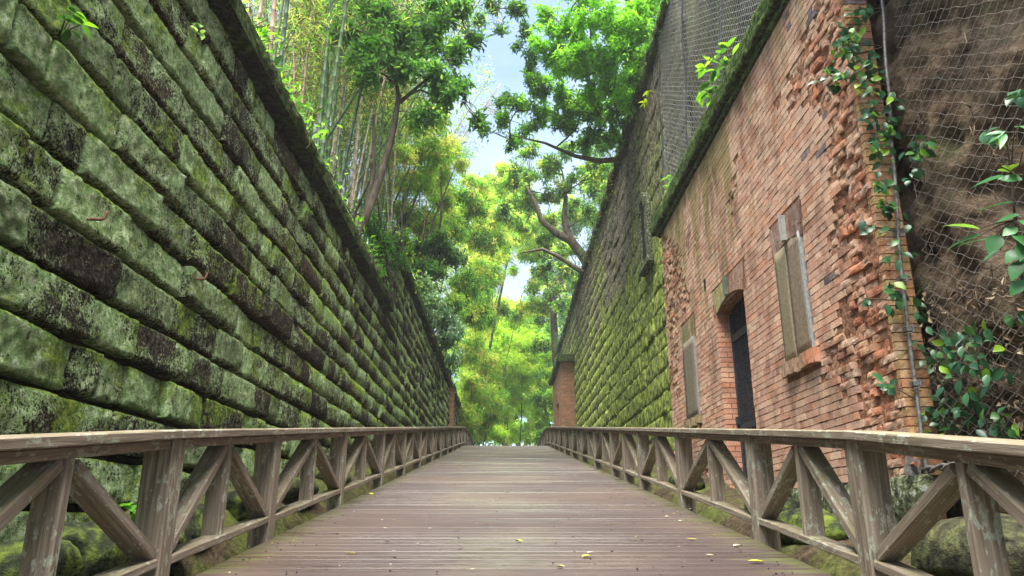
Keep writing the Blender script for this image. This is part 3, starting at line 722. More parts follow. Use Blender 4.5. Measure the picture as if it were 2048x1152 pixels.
# door reveal, arch, gate
z = 1.12; k = 0
while z < 3.5:
    for (a, b) in ([(0., .19)] if k % 2 else [(0., .092), (.102, .19)]):
        rnd = np.random.default_rng(int(z * 777) + k); 
        part('reveal_brick', slab(A(FX, 10.0, 0), A(1, 0, 0), A(0, 0, 1), A(0, -1, 0), a + .002, b, z, z + .061, 2, 2, rnd.uniform(0, .004), .05, brick_col(0, 10, z, rnd) * A(1.15, .95, .85)), M['brick'], fc)
    z += .07; k += 1
part('reveal_bed', merge([box(FX + .003, 3.5, 10.006, 10.12, .6, 3.6), box(FX + .003, 3.5, 8.68, 8.796, .6, 3.6)]), M['mortar'], fc)
def arch(yc, half_b, half_t, zs, rise, zt, n, keycol, colL, colR, key=True, proud=.008):
    bz = lambda f: zs + rise * (1 - f * f)
    for i in range(n):
        f0, f1 = -1 + 2 * (i + .04) / n, -1 + 2 * (i + .96) / n
        mid = n // 2; rnd = np.random.default_rng(i + int(yc * 10))
        rows_ = [(0., .48), (.50, 1.)] if i % 2 else [(0., .31), (.33, 1.)]
        pr = proud + rnd.uniform(-.003, .003); c = (colL if f0 > 0 else colR)
        c = A(*c) * rnd.uniform(.8, 1.15)
        if key and i == mid: rows_ = [(0., 1.)]; c = A(*keycol); pr = proud + .045
        for (g0, g1) in rows_:
            def pt(f, g): 
                yb, yt = yc + half_b * f, yc + half_t * f
                return (yb + (yt - yb) * g, bz(f) + (zt - bz(f)) * g)
            pts = [pt(f0, g0), pt(f0, g1), pt(f1, g1), pt(f1, g0)]
            V = [(FX - pr, a, b) for a, b in pts] + [(FX + .12, a, b) for a, b in pts]
            part('keystone' if key and i == mid else 'voussoir', dict(V=np.array(V), Q=np.array([(0, 1, 2, 3), (7, 6, 5, 4), (0, 4, 5, 1), (1, 5, 6, 2), (2, 6, 7, 3), (3, 7, 4, 0)])[:, ::-1], col=np.broadcast_to(c, (8, 3))), M['brick'], fc)
arch(9.40, .60, .72, 3.53, .11, 3.88, 17, (.20, .26, .21), (.27, .25, .11), (.30, .18, .13))
arch(7.28, .375, .45, 3.52, .07, 3.865, 11, (.34, .34, .32), (.27, .18, .14), (.25, .15, .12))
arch(11.645, .395, .455, 3.54, .03, 3.86, 9, (.3, .3, .2), (.24, .22, .10), (.22, .17, .09), key=False)
n = 13; f = np.linspace(-1, 1, n); V = np.array([(x, 9.4 + .605 * a, 3.525 + .11 * (1 - a * a)) for x in (FX + .004, 3.5) for a in f])
part('arch_soffit', dict(V=V, Q=gridq(2, n)), M['mortar'], fc)
GX = 3.12
gt = part('door_frame', merge([box(GX - .02, GX + .04, 9.925, 9.995, .7, 3.52), box(GX - .02, GX + .04, 8.805, 8.87, .7, 3.52), box(GX - .025, GX + .045, 8.87, 9.925, 3.12, 3.22)]), M['gate'], fc)
bars = []
for y in np.arange(8.90, 9.92, .068): bars.append(box(GX - .016, GX - .006, y, y + .010, .8, 3.6))
for z in np.arange(.85, 3.60, .068): bars.append(box(GX - .006, GX + .004, 8.87, 9.925, z, z + .008))
part('lattice', merge(bars), M['gate'], gt)
part('kick_rail', box(GX - .03, GX - .017, 8.87, 9.925, 1.93, 2.01), M['gate'], gt)
part('lock', merge([box(GX - .06, GX - .02, 9.90, 9.99, 2.02, 2.12), tube([(GX - .05, 9.94, 2.02), (GX - .055, 9.94, 1.95), (GX - .05, 9.94, 1.94)], .012, 6)]), M['gate'], gt)
ch = [box(4.30, 4.34, 8.0, 10.8, .6, 4.0), box(3.5, 4.32, 7.96, 8.0, .6, 4.0), box(3.5, 4.32, 10.8, 10.84, .6, 4.0), box(3.5, 4.32, 7.96, 10.84, 4.0, 4.04), box(3.0, 4.32, 8.7, 10.1, .96, 1.0)]
part('chamber', merge(ch), M['mortar'], fc)
part('inner_wall', box(3.30, 3.36, 8.80, 9.99, .9, 2.95), M['brickfar'], fc)
# blocked windows: boards set almost flush, pale edge strip
def pane(name, y0, y1, z0, z1, x, c, r=.012):
    part(name, slab(A(x, 0, 0), A(0, -1, 0), A(0, 0, 1), A(-1, 0, 0), -y1, -y0, z0, z1, 6, 12, lambda u, v: .004 * fbm(np.stack([u * 4, v * 2, u * 0], -1), 2, 77), .1, c), M['cloudy'], fc, True)
pane('window_board', 7.335, 7.655, 2.345, 3.56, FX - .012, (.21, .175, .11)); pane('window_board', 6.985, 7.33, 2.36, 3.60, FX - .006, (.20, .152, .105))
pane('edge_strip', 6.925, 6.98, 2.37, 3.57, FX - .018, (.30, .30, .29))
pane('window_board', 11.30, 12.03, 2.32, 3.555, FX - .02, (.17, .145, .105)); pane('edge_strip', 11.255, 11.295, 2.34, 3.54, FX - .026, (.26, .24, .22))
for (ya, yb, za, zb, n) in ((6.80, 7.67, 2.215, 2.355, 12), (11.20, 12.09, 2.195, 2.325, 11)):
    for i in range(n):
        if n == 11 and i in (2, 3): continue
        a, b = ya + (yb - ya) * i / n, ya + (yb - ya) * (i + .93) / n; rnd = np.random.default_rng(i + n)
        pr = .065 + rnd.uniform(-.008, .006) - (.03 if i in (5, 6) else 0)
        c = (A(.42, .18, .10) if i < 4 and n == 12 else (A(.30, .20, .13) if n == 12 else A(.26, .20, .11))) * rnd.uniform(.8, 1.15)
        part('sill_brick', slab(A(FX, 0, 0), A(0, -1, 0), A(0, 0, 1), A(-1, 0, 0), -b, -a, za + rnd.uniform(0, .01), zb - rnd.uniform(0, .02) * (n == 11), 3, 4, (lambda p_, s_: lambda u, v: p_ + .006 * fbm(np.stack([u * 20, v * 20, u * 0 + s_], -1), 2, 3))(pr, i), .1, c), M['brick'], fc)
# small drain slot: near-black block painted as the shade inside it
part('drain_slot_shade', box(FX - .004, FX + .01, 10.42, 10.50, 4.02, 4.20, (.01, .01, .01)), M['cloudy'], fc)
# footing stones
js = split(5.35, 13.2, lambda: random.uniform(.45, .9))
for i, (a, b) in enumerate(zip(js[:-1], js[1:])):
    if b > 8.76 and a < 10.04: continue
    zt = 1.12
    part('footing_stone', stone_geo(2.86, -1, a + .01, b - .01, .35, zt, .07, 400 + i, dict(off=.02, tilt=.03, lo=.04, hi=.025, edge=.05, bot=.02, bh=.1, gap=.005)), M['footing'], fc, True)
part('door_step', lump((2.98, 9.4, .95), (.25, .62, .12), 9, amp=.1), M['footing'], fc, True)
# cornice: stone blocks in two bands
js = split(4.2, 13.5, lambda: random.uniform(.8, 1.25))
cfg1 = dict(off=.006, tilt=.01, lo=.016, hi=.012, edge=.03, bot=.02, bh=.05, gap=.004)
cn = thing('stone_cornice', 'mossy projecting stone cornice along the top of the brick facade', 'cornice', (2.85, 9, 5.95))
for i, (a, b) in enumerate(zip(js[:-1], js[1:])):
    part('cornice_block', stone_geo(2.815, -1, a + .004, b - .004, 6.045, 6.35, .05, 500 + i, cfg1), M['cornice'], cn, True)
js2 = split(5.45, 13.32, lambda: random.uniform(.45, .7))
for i, (a, b) in enumerate(zip(js2[:-1], js2[1:])):
    part('band_block', stone_geo(2.885, -1, a + .004, b - .004, 5.945, 6.05, .05, 600 + i, dict(cfg1, lo=.008, hi=.006)), M['cornice'], cn, True)
part('cornice_core', merge([box(2.85, 3.75, 4.2, 13.49, 6.06, 6.33), box(2.90, 3.7, FY0, 13.3, 5.95, 6.05)]), M['cornice'], cn)

# ------------------------------------------------------------------ far brick building and pier
fb = thing('brick_building', 'small brick facade with arched niche and mossy cap at the far end of the wall', 'brick building', (3.2, 40, 4))
part('wall', merge([box(2.93, 3.62, 38.5, 40.9, 3.3, 8.72), box(2.93, 3.62, 42.3, 45.5, 3.3, 8.72), box(2.93, 3.62, 40.9, 42.3, 7.0, 8.72), box(3.35, 3.62, 40.9, 42.3, 3.3, 7.0)]), M['brickfar'], fb)
for i in range(8): part('cap_stone', stone_geo(2.70, -1, 38.2 + i * .93, 39.11 + i * .93, 8.72, 9.12, .1, 800 + i, cfgC), M['cornice'], fb, True)
part('cap_bed', box(2.75, 3.75, 38.2, 45.6, 8.73, 9.1), M['cornice'], fb)
for i in range(11):
    a0, a1 = math.pi * i / 11, math.pi * (i + .93) / 11
    pts = [(41.6 + r * math.cos(a), 6.9 + r * .8 * math.sin(a)) for r, a in ((.7, a0), (.98, a0), (.98, a1), (.7, a1))]
    V = [(2.90, y, z) for y, z in pts] + [(3.1, y, z) for y, z in pts]
    part('voussoir', dict(V=np.array(V), Q=np.array([(0, 1, 2, 3), (7, 6, 5, 4), (0, 4, 5, 1), (1, 5, 6, 2), (2, 6, 7, 3), (3, 7, 4, 0)])), M['brickfar'], fb)
pr = thing('brick_pier', 'slim brick pier standing against the far end of the dark stone wall', 'brick pier', (-2.6, 35.7, 3.9))
part('shaft', box(-2.78, -2.44, 35.4, 36.3, 3.3, 6.85), M['brickfar'], pr); part('cap', slab(A(0, 35.33, 0), A(1, 0, 0), A(0, 0, 1), A(0, -1, 0), -2.83, -2.37, 6.85, 7.03, 4, 3, .01, 1.0), M['cornice'], pr)
part('corbel', box(-2.81, -2.41, 35.36, 36.32, 6.72, 6.80), M['brickfar'], pr)

def world_x(px, py, X):
    d = world_at(px, py, 1.) - A(0, 0, CAM_H); return A(0, 0, CAM_H) + d * (X / d[0])
def mpp(Y): return (Y * .955 + 2.5) / 1500.0        # metres per photograph pixel at distance Y

# ------------------------------------------------------------------ wire nets, rod, cable, hooks
def net(t, xf, y0, y1, z0, z1, pitch, a, r, seed, mat_=M['wire']):
    """diamond mesh hung on the plane x = xf(y, z): two families of wires at slopes +-a"""
    gs = []; st = .075
    for sg in (1, -1):
        k0 = int(math.floor((z0 - max(sg * a * y0, sg * a * y1)) / pitch)); k1 = int(math.ceil((z1 - min(sg * a * y0, sg * a * y1)) / pitch))
        for k in range(k0, k1 + 1):
            y = np.arange(y0, y1 + 1e-6, st); z = k * pitch + sg * a * y
            ok = (z > z0) & (z < z1); y, z = y[ok], z[ok]
            if len(y) < 3: continue
            P = np.stack([y * 0, y, z], -1)
            z2 = z + .012 * fbm(P * 3, 2, seed) + .006 * np.where(np.arange(len(y)) % 2, 1, -1)
            x = xf(y, z) + .03 * fbm(P * 1.1, 2, seed + 4) + sg * .003
            gs.append(tube(np.stack([x, y, z2], -1), r, 3, cap=False))
    part('wires', merge(gs), mat_, t, True, stuff=True)
t = thing('wire_net', 'rusty diamond wire net stretched over the brown rock face', 'wire net', (3.15, 3.2, 1.0))
nf = lambda y, z: np.interp(z, [1.2, 5.1, 9], [3.06, 3.26, 3.4]) + .05 * np.clip(5.4 - y, 0, 5)
net(t, nf, .6, 5.36, 1.0, 8.2, .1, .63, .0024, 3)
t2 = thing('wire_net', 'fine wire net hung above the stone cornice on the dark rock', 'wire net', (3.4, 11, 6.4))
uf = lambda y, z: 3.42 + .02 * (z - 6.3) + y * 0
net(t2, uf, 6.2, 14.75, 6.3, 11.6, .107, .63, .0058, 7, m_simple('galvanised_wire', [(.3, (.25, .25, .25)), (.7, (.5, .5, .5))], 30, .5, .5, .2, .002))
for yy in (14.75, 12.6, 10.2):
    z = np.linspace(6.3, 11.6, 24); part('edge_cable', tube(np.stack([3.40 + .02 * (z - 6.3) + .02 * np.sin(z * 3), yy + .10 * np.sin((z - 6.3) * .6) - (.04 * (z - 6.3) if yy < 14 else 0), z], -1), .013, 5), M['gate'], t2, True)
rod = thing('steel_rod', 'grey steel rod with clamps running up the facade corner', 'rod', (2.98, 5.42, 1.0))
z = np.linspace(.9, 6.3, 30); rodp = np.stack([np.interp(z, [1.2, 2.56, 5.1, 6.3], [2.975, 3.02, 3.24, 3.32]) + .004 * np.sin(z * 8), 5.405 + .004 * np.cos(z * 7), z], -1)
part('shaft', tube(rodp, .015, 8), M['steel'], rod, True)
for zc in (1.30, 1.76, 2.17, 2.57):
    x = float(np.interp(zc, [1.2, 2.56, 5.1], [2.975, 3.02, 3.24]))
    c = part('clamp', merge([box(x - .028, x + .034, 5.375, 5.435, zc - .016, zc + .016), tube([(x - .035, 5.385, zc + .012), (x + .05, 5.385, zc + .012)], .008, 6), tube([(x + .02, 5.37, zc - .03), (x + .02, 5.37, zc + .03)], .009, 6)]), M['steel'], rod)
    part('wire_loop', tube([(x + .03 * math.cos(a), 5.40 + .03 * math.sin(a), zc - .05 + .012 * a / 3) for a in np.linspace(0, 9, 20)], .0035, 4), M['wire'], c)
cab = thing('wire_cable', 'twisted grey wire cable below the rock net with a square anchor plate', 'cable', (3.0, 5.3, 1.1))
cy = np.linspace(.8, 5.45, 60)
for k in range(2):
    part('strand', tube(np.stack([np.interp(cy, [.8, 5.45], [3.1, 2.98]) + .016 * np.cos(cy * 22 + k * math.pi), cy, 1.13 + .03 * np.sin(cy * 1.6) + .016 * np.sin(cy * 22 + k * math.pi)], -1), .015, 6), M['steel'], cab, True)
pl = part('anchor_plate', beam((2.90, 5.43, 1.17), (2.90, 5.445, 1.17), .11, .13, (.3, 0, 1), .003), M['steel'], cab)
part('bolt', tube([(2.90, 5.44, 1.19), (2.90, 5.38, 1.19)], .022, 6), M['rust'], pl)
part('clip', merge([box(2.99, 3.07, 3.9, 3.96, 1.12, 1.19), tube([(3.0, 3.93, 1.16), (3.0, 3.93, 1.23)], .012, 6), tube([(3.05, 3.93, 1.16), (3.05, 3.93, 1.23)], .012, 6)]), M['steel'], cab)
for (px, py, lab) in ((182, 441, 'rusty bent iron hook in the dark stone, the larger of two'), (391, 559, 'small rusty iron hook lower along the mossy stone wall, the farther of two')):
    p = world_x(px, py, -2.58); s = 1. if px < 300 else .9
    single('iron_hook', tube([p + A(-.1, -.02, 0), p + A(.03, -.02, 0), p + A(.075, -.015, .0), p + A(.085, -.01, .012), p + A(.088, 0, .05 * s), p + A(.088, 0, .065 * s)], .0095, 7), M['rust'], lab, 'hook', tuple(p), smooth=True)

# ------------------------------------------------------------------ mossy stones at the wall foot
labs = iter(['round bright moss covered stone at the near foot of the dark wall', 'low mossy stone between the near railing struts and wall', 'flat grey stone with green moss top beside the railing',
    'mossy block further along the dark wall foot', 'small moss cushion stone behind the second railing bay', 'long mossy kerb stone behind the third railing bay', 'dim mossy stone behind the fourth railing bay'])
for i, (x, y, r) in enumerate([(-2.26, 3.75, (.22, .30, .20)), (-2.33, 4.45, (.2, .32, .16)), (-2.15, 4.9, (.17, .36, .10)), (-2.32, 5.7, (.22, .45, .17)), (-2.28, 6.9, (.2, .4, .16)), (-2.3, 8.4, (.22, .6, .17)), (-2.3, 10.4, (.2, .6, .15))]):
    z = float(deck_z(y)) + .08
    single('mossy_stone', lump((x, y, z), r, i + 3, 26, 15), M['mossy'], next(labs), 'stone', (x, y, z - .1), 'moss covered stones at the wall foot', smooth=True)
for i, (x, y, r, lab) in enumerate([(2.45, 6.3, (.2, .5, .16), 'green mossy ledge stone below the near end of the brick facade'), (2.55, 7.5, (.18, .5, .16), 'mossy ledge stone under the boarded window'), (2.55, 11.0, (.2, .7, .16), 'mossy ledge stone past the gated door'),
                                    (2.72, 4.5, (.28, .5, .22), 'big dark mossy rock below the wire cable'), (2.75, 3.2, (.3, .5, .22), 'dark rough rock at the foot of the netted rock face')]):
    z = float(deck_z(y)) - .02 + (.0 if i < 3 else .1)
    single('mossy_stone', lump((x, y, z), r, i + 33, 26, 15, .16), M['mossy'] if i < 3 else M['darkmoss'], lab, 'stone', (x, y, z - .1), 'moss covered stones at the wall foot', smooth=True)

# ------------------------------------------------------------------ foliage
def pick(pal, n, jit=.2):
    pal = np.array(pal); c = pal[RNG.integers(0, len(pal), n)]; return np.clip(c * (1 + RNG.normal(size=(n, 1)) * jit), .004, 1)
def clump_leaves(c, r, n, L, Wd, pal, droop=.25, twigs=True, per=26):
    """leaves gathered on twig tips inside an ellipsoid; returns (leaf geo, twig geos)"""
    c = A(*c); r = np.broadcast_to(np.asarray(r, float), (3,)); m = max(5, n // per)
    d = unit(m); tips = c + d * np.abs(RNG.normal(size=(m, 1)) * .42 + .42) * r
    w = RNG.random(m) + .25; cnt = RNG.multinomial(n, w / w.sum()); tw = []
    P, D, Nn, C = [], [], [], []
    for t, di, k in zip(tips, d, cnt):
        if k == 0: continue
        out = di * .7 + A(0, 0, -.1) + RNG.normal(size=3) * .3; out /= np.linalg.norm(out); ln = float(np.mean(r)) * .55
        s = RNG.random((k, 1)); P.append(t + out * (s - .6) * ln + RNG.normal(size=(k, 3)) * L * .45)
        D.append(out * .6 + RNG.normal(size=(k, 3)) * .75 + A(0, 0, -droop)); Nn.append(A(0, 0, 1.) + RNG.normal(size=(k, 3)) * .45)
        C.append(pick([pal[RNG.integers(0, len(pal))]], k, .18))
        if twigs: tw.append(tube([c * .4 + t * .6 - out * ln * .3, t, t + out * ln * .4], [.010, .007, .002], 3, cap=False))
    P, D, Nn, C = [np.concatenate(v) for v in (P, D, Nn, C)]
    k = len(P); return leaves(P, D, Nn, L * RNG.uniform(.5, 1.35, k), Wd * RNG.uniform(.6, 1.25, k), C), tw
def limb(a, b, r0, r1, n=7, wob=.12):
    a, b = A(*a), A(*b); t = np.linspace(0, 1, n)[:, None]; L = np.linalg.norm(b - a)
    P = a + (b - a) * t + np.sin(t * math.pi) * A(0, 0, .12 * L) * .6 + np.sin(t * math.pi) * RNG.normal(size=3) * wob * L * .5 + RNG.normal(size=(n, 3)) * .015 * L * np.sin(t * math.pi)
    return tube(P, np.linspace(r0, r1, n), 6, cap=False)
def tree(name, label, cat, trunk, rad, clumps, L, Wd, pal, cov=1.2, group=None, mat='leaf', droop=.25, extra=(), limb_r=.03, squash=.8, fluff=1.):
    base = trunk[0]; t = thing(name, label, cat, tuple(float(v) for v in base), group)
    n = len(trunk); tt = np.linspace(0, 1, n); k = max(8, n * 4); ti = np.linspace(0, 1, k)
    TP = np.stack([np.interp(ti, tt, np.array(trunk)[:, j]) for j in range(3)], -1)
    TP[1:-1] = (TP[:-2] + 2 * TP[1:-1] + TP[2:]) / 4
    part('trunk', tube(TP, np.interp(ti, tt, np.linspace(rad[0], rad[1], n)), 9), M['bark'], t, True)
    lg, bg_ = [], []
    AN = [TP[len(TP) // 3:]]
    for e in extra:
        q = np.asarray(e[0], float); u_ = np.linspace(0, len(q) - 1, 12); AN.append(np.stack([np.interp(u_, np.arange(len(q)), q[:, j]) for j in range(3)], -1)[3:])
    AN = np.concatenate(AN)
    cl2 = []
    for (c, r) in clumps:
        for _ in range(5): cl2.append((A(*c) + unit(1)[0] * r * RNG.uniform(.25, .68) * A(1, 1, .8), r * RNG.uniform(.42, .7) * fluff))
    for (c, r) in clumps[::2]:
        j = int(np.argmin(np.linalg.norm(AN - A(*c), axis=1))); b_ = limb(AN[j], c, min(limb_r * 1.3, .07), .014, 9, .2)
        bg_.append(b_); AN = np.concatenate([AN, b_['V'].reshape(9, 6, 3).mean(1)[3:]])
    for (c, r) in cl2:
        area = math.pi * r * r * squash
        nl = int(2.6 / fluff ** 1.5 * cov * area / (L * Wd * .5 * .62)) + 8
        g, tw = clump_leaves(c, (r, r * 1.1, r * squash), nl, L, Wd, pal, droop)
        lg.append(g); bg_ += tw
        j = int(np.argmin(np.linalg.norm(AN - A(*c), axis=1)))
        bg_.append(limb(AN[j], c, min(limb_r * (.35 + .5 * r), .05), .006))
    for e in extra: bg_.append(tube(e[0], e[1], 7, cap=False))
    part('branches', merge(bg_), M['bark'], t, True)
    part('crown', merge(lg), M[mat], t, False)
    return t
def cl(lst): return [(world_at(px, py, Y), pr * mpp(Y)) for (px, py, Y, pr) in lst]
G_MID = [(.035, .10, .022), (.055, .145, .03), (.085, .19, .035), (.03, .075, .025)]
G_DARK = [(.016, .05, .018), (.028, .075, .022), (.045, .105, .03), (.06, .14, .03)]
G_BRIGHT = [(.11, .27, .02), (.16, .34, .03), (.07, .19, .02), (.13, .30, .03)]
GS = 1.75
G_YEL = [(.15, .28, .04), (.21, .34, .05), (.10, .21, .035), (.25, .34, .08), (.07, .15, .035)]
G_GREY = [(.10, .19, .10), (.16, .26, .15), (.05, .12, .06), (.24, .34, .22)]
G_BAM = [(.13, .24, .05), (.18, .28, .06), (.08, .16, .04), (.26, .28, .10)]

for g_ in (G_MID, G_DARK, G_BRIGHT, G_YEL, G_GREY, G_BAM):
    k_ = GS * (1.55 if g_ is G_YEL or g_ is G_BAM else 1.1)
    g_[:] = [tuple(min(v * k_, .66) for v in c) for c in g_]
# leafy tree leaning over the dark wall
tr = [A(-3.15, 13.3, 5.3), world_at(726, 450, 13.6), world_at(762, 350, 13.8), world_at(785, 270, 13.9), world_at(798, 190, 14.)]
ex = [(np.array([world_at(a, b, 14.) for a, b in ((798, 200), (792, 160), (776, 125))]), [.05, .035, .012]), (np.array([world_at(a, b, 14.) for a, b in ((800, 205), (830, 178), (870, 145), (905, 118))]), [.05, .035, .025, .01]),
      (np.array([world_at(a, b, 14.) for a, b in ((812, 192), (840, 180), (880, 195), (925, 203))]), [.035, .025, .016, .006]), (np.array([A(-3.2, 13.5, 5.3), world_at(730, 440, 13.7), world_at(748, 340, 13.8), world_at(748, 230, 13.8)]), [.06, .05, .045, .03])]
tree('leafy_tree', 'slim leafy tree leaning out over the dark stone wall before the bamboo', 'tree', tr, (.10, .055),
     cl([(800, 85, 14, 62), (745, 100, 13.6, 52), (860, 60, 14.5, 58), (872, 155, 14, 50), (905, 190, 14, 38), (760, 30, 14, 55), (690, 60, 13.5, 40), (846, 226, 14, 34), (900, 105, 14.5, 46), (925, 20, 15, 34), (800, 140, 13.8, 40), (880, 15, 15, 45), (735, 150, 13.5, 36), (955, 245, 15, 20), (940, 75, 15, 26), (925, 175, 14.5, 24)]),
     .185, .08, G_MID + G_BRIGHT[2:3], .85, extra=ex, limb_r=.022)
# overhanging trees on the right bank
lim = np.array([A(3.9, 19.6, 11.7), world_at(1237, 318, 20.), world_at(1200, 322, 20.), world_at(1150, 312, 20.2), world_at(1090, 286, 20.5), world_at(1020, 270, 21)])
tree('leafy_tree', 'bright green broadleaf tree overhanging the cutting from the right bank above the net', 'tree', [A(4.9, 17.6, 11.7), A(4.7, 17.5, 14), A(4.2, 17.4, 16), A(3.4, 17.3, 18)], (.2, .08),
     cl([(1200, 40, 17, 62), (1262, 30, 16.5, 55), (1130, 60, 18, 52), (1098, 92, 18.5, 38), (1180, 108, 17.5, 60), (1250, 108, 17, 55), (1222, 168, 18, 42), (1290, 70, 16.5, 40), (1140, 148, 18.5, 38), (1290, 0, 16.5, 50), (1160, 0, 17.5, 50), (1090, 30, 18.5, 26), (1240, 60, 17, 50), (1160, 90, 18, 44), (1210, 120, 17.8, 46), (1275, 140, 17, 40), (1255, 200, 18, 36), (1190, 180, 18.5, 40), (1110, 125, 18.8, 34), (1290, 110, 16.6, 36)]),
     .14, .064, G_BRIGHT, 1.0, 'trees on the right bank', limb_r=.02)
tree('leafy_tree', 'dark green tree with long bare horizontal branch reaching left over the cutting', 'tree', [A(4.6, 19.8, 11.6), A(4.4, 19.8, 13), A(3.9, 19.9, 14.3)], (.2, .1),
     cl([(1150, 212, 19.5, 48), (1122, 250, 20, 42), (1200, 232, 19.5, 44), (1180, 282, 20, 34), (1232, 268, 19.5, 40), (1075, 172, 20, 40), (1042, 205, 21, 32), (1012, 240, 22, 30), (1024, 282, 22, 24), (968, 262, 22, 20), (1240, 215, 19, 36), (1260, 170, 18.5, 34), (1080, 225, 20.5, 36), (1060, 258, 21, 26), (1000, 205, 22, 18), (1125, 190, 19.8, 34)]),
     .14, .064, G_DARK[3:] + G_MID + G_BRIGHT[:3], .85, 'trees on the right bank', extra=[(lim, [.11, .10, .085, .06, .04, .012])], limb_r=.02)
tree('leafy_tree', 'thin high tree whose leaf sprays cross the sky gap at the top', 'tree', [A(5.2, 21, 11.7), A(4.6, 21, 16), A(3.4, 20.6, 18.5), A(2.4, 20, 18.6)], (.12, .04),
     cl([(1035, 18, 19, 30), (1002, 60, 20, 15), (985, 12, 20, 26), (1050, 60, 19, 22), (1070, 110, 19.5, 20), (1035, 90, 20, 13), (955, 40, 19, 18), (1060, 140, 20, 18)]),
     .15, .066, G_MID, .75, 'trees on the right bank', limb_r=.014)
tr = [A(4.2, 33, 11.5), world_at(1172, 520, 32), world_at(1140, 480, 32), world_at(1128, 440, 32), world_at(1132, 395, 32), world_at(1126, 350, 32)]
ex = [(np.array([world_at(a, b, 32.) for a, b in ((1142, 482), (1110, 465), (1082, 440), (1072, 410), (1052, 372))]), [.2, .17, .13, .11, .06]), (np.array([world_at(a, b, 31.) for a, b in ((1165, 545), (1120, 515), (1085, 498), (1040, 506))]), [.12, .1, .07, .03])]
tree('twisted_tree', 'old tree with dark twisted trunk leaning left above the mossy wall', 'tree', tr, (.3, .05),
     cl([(1102, 340, 32, 42), (1160, 355, 31, 46), (1202, 330, 29, 40), (1150, 415, 33, 32), (1058, 405, 34, 38), (1030, 350, 34, 38), (1182, 430, 31, 32), (1090, 480, 35, 30), (1010, 425, 36, 34), (1216, 400, 28, 26), (1156, 560, 36, 28), (1085, 535, 36, 22), (1195, 380, 29.5, 34), (1060, 300, 33, 26), (1130, 300, 31, 36), (1210, 290, 27, 34), (1095, 390, 33, 28), (1130, 380, 32, 26), (1060, 350, 33, 26), (1100, 440, 34, 24), (1135, 500, 35, 24), (1050, 450, 36, 24)]),
     .17, .075, G_DARK[3:] + G_MID + G_GREY[:2] + G_YEL[:2], .95, 'trees on the right bank', extra=ex, limb_r=.03)
tree('leafy_tree', 'pale straight trunked tree rising behind the far brick cap', 'tree', [A(4.0, 50.5, 8), world_at(1112, 715, 50), world_at(1108, 650, 50), world_at(1104, 575, 50)], (.34, .2),
     cl([(1080, 555, 51, 24), (1130, 545, 50, 30), (1096, 620, 52, 26), (1130, 610, 49, 28), (1142, 665, 46, 22), (1075, 640, 54, 22), (1120, 500, 50, 30), (1085, 690, 55, 26), (1130, 720, 48, 14), (1080, 510, 50, 24), (1062, 580, 54, 18), (1105, 580, 50, 24)]),
     .30, .14, G_MID + G_YEL[:2], 1.0, 'trees past the end of the cutting', extra=[(np.array([world_at(a, b, 49.) for a, b in ((1135, 690), (1128, 640), (1118, 585))]), [.16, .13, .06])])
# bamboo thicket foliage and shrubs along the left bank into the distance
def thicket(label, base, lst, pal, L=.21, Wd=.046, cov=1.15, group='bamboo thickets along the left bank', droop=.5, mat='leafb', name='bamboo_thicket', cat='bamboo', rad=(.06, .03)):
    c = cl(lst); b = A(*base); top = np.mean([q[0] for q in c], 0)
    ex = []
    for i in range(5):
        q = c[RNG.integers(0, len(c))][0]; f = b + A(RNG.normal() * .6, RNG.normal() * .8, 0)
        ex.append((np.array([f, f * .5 + q * .5 + A(RNG.normal() * .2, 0, .5), q + A(0, 0, .8)]), [.045, .04, .012]))
    return tree(name, label, cat, [b, b * .5 + top * .5, top], rad, c, L, Wd, pal, cov, group, mat, droop, ex, .02, .8, 1.4)
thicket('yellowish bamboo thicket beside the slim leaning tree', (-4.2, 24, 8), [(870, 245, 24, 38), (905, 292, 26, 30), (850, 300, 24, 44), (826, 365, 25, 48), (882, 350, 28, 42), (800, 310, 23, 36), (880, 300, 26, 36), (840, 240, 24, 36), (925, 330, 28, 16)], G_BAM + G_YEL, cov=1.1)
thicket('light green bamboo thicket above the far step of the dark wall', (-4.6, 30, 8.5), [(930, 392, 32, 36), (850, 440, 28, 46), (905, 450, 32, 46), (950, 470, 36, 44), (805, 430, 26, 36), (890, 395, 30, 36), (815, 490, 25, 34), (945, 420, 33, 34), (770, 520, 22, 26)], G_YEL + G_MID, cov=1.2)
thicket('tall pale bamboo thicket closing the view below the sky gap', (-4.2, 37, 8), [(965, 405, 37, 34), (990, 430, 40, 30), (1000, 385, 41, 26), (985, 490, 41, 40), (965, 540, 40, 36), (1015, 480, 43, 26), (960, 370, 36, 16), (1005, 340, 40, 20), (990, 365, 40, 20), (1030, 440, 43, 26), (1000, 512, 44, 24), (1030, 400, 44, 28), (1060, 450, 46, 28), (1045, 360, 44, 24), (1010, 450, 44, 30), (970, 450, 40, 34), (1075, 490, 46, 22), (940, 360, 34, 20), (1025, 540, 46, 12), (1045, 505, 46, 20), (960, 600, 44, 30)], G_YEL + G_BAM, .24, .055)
thicket('mid green bamboo thicket over the far coping', (-4., 34, 8), [(870, 530, 30, 44), (925, 560, 34, 46), (850, 580, 27, 34), (945, 620, 38, 44), (905, 620, 33, 40), (960, 580, 40, 34), (840, 520, 27, 30), (985, 560, 43, 28), (970, 640, 42, 34)], G_MID + G_YEL[:3], .21, .05)
thicket('dark leafed shrub in front of the bamboo above the step', (-3.7, 25.5, 7.2), [(880, 492, 25.5, 30), (862, 540, 24.5, 26), (905, 512, 26, 24), (850, 490, 25, 22)], G_DARK, .18, .08, 1.3, None, .2, 'leaf', 'shrub', 'shrub')
